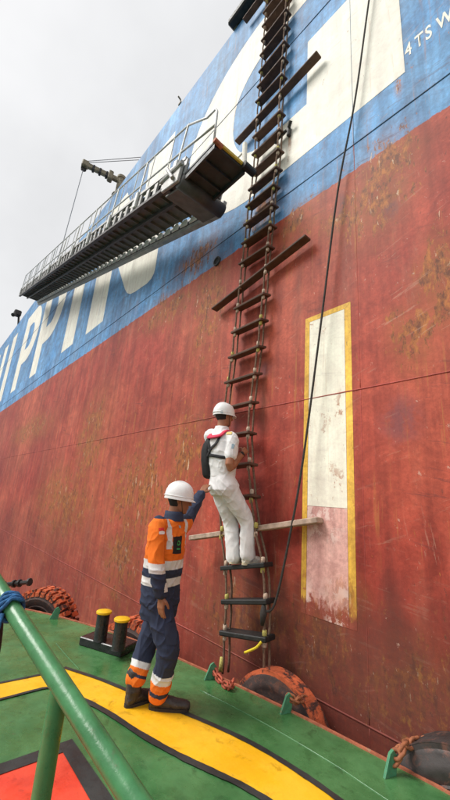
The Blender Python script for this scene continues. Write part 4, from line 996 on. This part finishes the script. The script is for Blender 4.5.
paint(tr, pt); tro = link('trousers', tr, CLOTH, p1, True)
bv = BVHTree.FromObject(tro, bpy.context.evaluated_depsgraph_get())
NVM = plain('navy_pocket_cloth', (.026, .036, .068), .85, bump=.3, bscale=160)
decal('cargo_pocket', bv, (171, 634), .13, .15, NVM, tro, lift=.008)
BOOT = plain('worn_brown_leather', (.040, .034, .033), .5, 0, .3, 14, .3, 90, dirt=(.13, .115, .105), dirt_amt=.5); SOLE = plain('dark_rubber_sole', (.030, .024, .022), .8)
boot('boot', np.array([ra_[0], ra_[1], .10]), RH+AH*.03, BOOT, p1, .31, .10, .062, SOLE)
boot('boot', np.array([la_[0], la_[1], .10]), RH*.75+AH*.65, BOOT, p1, .30, .12, .062, SOLE)

# ------------------------------------------------------------------ pilot in white, on the ladder
st24 = [s for s in steps if s[0] == 24][0]; c24 = (st24[1]+st24[2])/2; TOP24 = c24[2]+.025
F2_ = c24+np.array([0, -.05, 0])
def J2(x, y, o=0.0): return at_body(x, y, F2_, o)
p2 = empty('person', (float(F2_[0]), float(F2_[1]), float(TOP24)), 'person in white uniform, white helmet and black lifevest climbing the rope ladder', 'person')
f2, r2 = facing(41)
pel2 = J2(225.5, 485, -.04); wst2 = J2(222.5, 473, -.06); cst2 = J2(221, 452, -.08); sh2 = J2(221, 437, -.07); nk2 = J2(222, 428.5, -.06); hd2 = J2(224, 416, -.05)
rsh = J2(232.5, 439.5, -.20); rel = J2(229.5, 467, -.25); rwr = J2(243.5, 452.5, -.06)
lsh = J2(210.5, 436, .06); lel = J2(217, 458, .24); lwr = J2(229, 446, .36)
rhi = J2(229, 490, -.09); rkn = J2(247, 522, -.02); ran = J2(247.5, 558, -.04)
lhi = J2(221, 489, .04); lkn = J2(231, 524, .10); lan = J2(234, 560.5, .05)
print('pilot', 'arm R', seglen(rsh, rel, rwr), 'arm L', seglen(lsh, lel, lwr), 'leg R', seglen(rhi, rkn, ran), 'leg L', seglen(lhi, lkn, lan), 'torso', seglen(pel2, sh2, hd2), 'z', ran[2]-TOP24, lan[2]-TOP24, 'y', pel2[1], rkn[1], hd2[1], rwr, ropeR[20], ropeR[21])
fq, rq = facing(30); uq = uz+fq*.06; uq /= np.linalg.norm(uq); fqq = fq-uq*(fq@uq); fqq /= np.linalg.norm(fqq)
mb = MB(); head(mb, hd2, fqq, rq, uq); rounded(mb, [nk2-uz*.06, nk2, hd2-uq*.05-fqq*.01], [.062, .057, .055], 16)
mb.rings([oval(c_, r2, f2, a, b_, 24) for c_, a, b_ in ((pel2-uz*.05, .12, .09), (wst2, .125, .09), (cst2, .14, .095), (sh2, .13, .085), (nk2-uz*.03, .06, .05))])
for s_, e_, w_ in ((rsh, rel, rwr), (lsh, lel, lwr)): limb(mb, [sh2*.5+s_*.5, s_, e_, e_*.45+w_*.55, w_], [.05, .050, .046, .042, .030], 14)
for h_, k_, a_ in ((rhi, rkn, ran), (lhi, lkn, lan)): rounded(mb, [pel2, h_, k_, a_], [.07, .075, .05, .036], 12)
gr = ropeR[20]*.55+ropeR[21]*.45
hd_ = (gr-rwr); print('grip gap', np.linalg.norm(hd_))
hand(mb, rwr, hd_*1.0+uz*.02, -r2*.75+f2*.4, uz*.9-r2*.2, .95, 1.02, .9)
gl = ropeL[20]*.6+ropeL[21]*.4; hand(mb, lwr, gl-lwr+uz*.06, r2*.75+f2*.4, uz*.9, .95, 1.02, .9)
body = remesh(mb, .0055, 3); paint(body, lambda c_: (.36, .15, .080)); link('body', body, SKIN, p2, True)
hm2 = head_extras(hd2, fqq, rq, uq, p2, 'hat', HATW, .060, (222, 412))
WH = (.80, .79, .79)
# shirt
mb = MB()
mb.rings([oval(c_, r2, f2, a, b_, 28) for c_, a, b_ in ((wst2-uz*.05, .15, .118), (wst2, .158, .124), (wst2*.5+cst2*.5, .170, .128), (cst2, .166, .130), (cst2*.35+sh2*.65, .162, .122), (sh2+uz*.005, .140, .098), (nk2-uz*.01, .082, .078), (nk2+uz*.022, .068, .070))])
limb(mb, [sh2*.55+rsh*.45, rsh, rsh+(rel-rsh)*.60], [.074, .070, .066], 18); limb(mb, [sh2*.55+lsh*.45, lsh, lsh+(lel-lsh)*.72], [.078, .076, .072], 18)
shm = remesh(mb, .005, 9); displace(shm, wr(.006, 8, 11, 6.0)); paint(shm, lambda c_: WH); sho = link('shirt', shm, CLOTH, p2, True)
# trousers
mb = MB()
mb.rings([oval(c_, r2, f2, a, b_, 28) for c_, a, b_ in ((pel2-uz*.12-f2*.01, .15, .115), (pel2-uz*.06-f2*.025, .172, .145), (pel2-f2*.025, .172, .142), (wst2-uz*.035, .152, .118), (wst2+uz*.0, .150, .116))])
for h_, k_, a_ in ((rhi, rkn, ran), (lhi, lkn, lan)):
    ax = a_-k_; limb(mb, [h_, h_*.5+k_*.5, k_, k_+ax*.5, k_+ax*.90], [.110, .098, .082, .078, .079], 20)
tm = remesh(mb, .005, 9); displace(tm, wr(.0075, 6, 8, 9.0)); paint(tm, lambda c_: WH); trp = link('trousers', tm, CLOTH, p2, True)
SHW = plain('white_canvas_shoe', (.74, .70, .60), .7, 0, .08, 20, .2, 100, dirt=(.40, .33, .22), dirt_amt=.6); SOW = plain('cream_shoe_sole', (.55, .48, .34), .8)
boot('shoe', np.array([ran[0], ran[1], TOP24+.10]), f2*.9+r2*.1, SHW, p2, .275, .02, .050, SOW)
boot('shoe', np.array([lan[0], lan[1], TOP24+.09]), f2*.95-r2*.1, SHW, p2, .27, .02, .050, SOW)
# lifevest: back pack, red collar, straps
VB = plain('black_vest_cloth', (.016, .016, .018), .75, 0, .3, 20, .4, 120); VR = plain('crimson_vest_collar', (.62, .035, .085), .7, 0, .15, 20, .3, 120)
bv = BVHTree.FromObject(sho, bpy.context.evaluated_depsgraph_get())
def on_back(lat, zz, out):     # a point on the shirt, lat metres to the person's right of the spine
    c_ = np.array([sh2[0]*.5+cst2[0]*.5, sh2[1]*.5+cst2[1]*.5, zz])+r2*lat; loc, nor, i_, d_ = bv.ray_cast(Vector(c_-f2*.5), Vector(f2))
    return (np.array(loc) if loc is not None else c_-f2*.10)-f2*out
def on_front(lat, zz, out):
    c_ = np.array([sh2[0], sh2[1], zz])+r2*lat; loc, nor, i_, d_ = bv.ray_cast(Vector(c_+f2*.5), Vector(-f2)); return (np.array(loc) if loc is not None else c_+f2*.11)+f2*out
zt, zm, zl = sh2[2]-.01, cst2[2], wst2[2]-.06
mb = MB(); Rg = []
for zz, lc, hw, th_ in ((zt-.02, -.09, .035, .012), (zt-.08, -.115, .052, .022), (zm, -.125, .060, .032), (zm-.10, -.125, .062, .040), (zl+.03, -.12, .060, .042), (zl, -.12, .050, .030), (zl-.012, -.12, .03, .012)):
    rg_ = []; cc_ = on_back(lc, max(zz, wst2[2]), th_*.75)
    cc_ = np.array([cc_[0], cc_[1], zz]); rg_ = oval(cc_, r2, f2, hw, th_, 16, 2.6); Rg.append(rg_)
vest = MB().rings(Rg).build('life_vest', VB, p2, True)
mb = MB(); path = [on_front(.10, cst2[2]-.02, .012), on_front(.10, sh2[2]-.06, .016), np.array(sh2)+r2*.095+uz*.055, on_back(.085, sh2[2]-.005, .012), on_back(.0, sh2[2]-.02, .014), on_back(-.085, sh2[2]-.005, .012), np.array(sh2)-r2*.095+uz*.055, on_front(-.10, sh2[2]-.06, .016), on_front(-.10, cst2[2]-.02, .012)]
rounded(mb, resample(path, 36), [.038]*36, 12, [.42]*36, tuple(uz)); cm = remesh(mb, .006, 3); o = link('vest_collar', cm, VR, vest, True)
def strap(pts, w_, name='vest_strap'):
    mb = MB(); pr2 = resample(pts, 26); mb.tube(pr2, [w_]*26, 8, True, [.3]*26, tuple(-f2)); mb.build(name, VB, vest, True)
strap([on_back(.085, sh2[2]-.02, .008), on_back(.06, sh2[2]-.10, .010), on_back(.0, cst2[2]+.02, .012), on_back(-.07, cst2[2]-.06, .02)], .020)
strap([on_back(-.085, sh2[2]-.02, .010), on_back(-.06, sh2[2]-.09, .012), on_back(-.03, cst2[2]+.02, .012), on_back(-.03, cst2[2]-.05, .012)], .018)
zz = cst2[2]-.055; strap([on_back(-.08, zz, .010), on_back(.0, zz, .010), on_back(.08, zz-.01, .010), on_back(.14, zz-.02, .010), np.array([cst2[0], cst2[1], zz-.02])+r2*.197, on_front(.12, zz-.03, .01)], .017)
# epaulettes, watch
EP = plain('gold_epaulette', (.66, .50, .16), .6, 0, .2, 60, .1); SB = plain('blue_sleeve_badge', (.30, .42, .50), .7)
decal('epaulette', bv, (229.5, 433.2), .075, .05, EP, sho, lift=.006); decal('sleeve_badge', bv, (233.5, 446.5), .04, .05, SB, sho)
wp = rel+(rwr-rel)*.86; wa = (rwr-rel)/np.linalg.norm(rwr-rel)
b = MB(); wv = np.cross(wa, uz); wv /= np.linalg.norm(wv); wu = np.cross(wv, wa); b.lathe(wp, [(.031, -.010), (.036, -.009), (.036, .009), (.031, .010)], 20, np.array([wv, wu, wa]).T, False); wt = b.build('wrist_watch', EYE, p2, True)
b = MB(); b.lathe(wp-AH*.034, [(.018, 0), (.019, .006), (.014, .009)], 16, np.array([RH, uz, -AH]).T); b.build('watch_face', VB, wt, True)
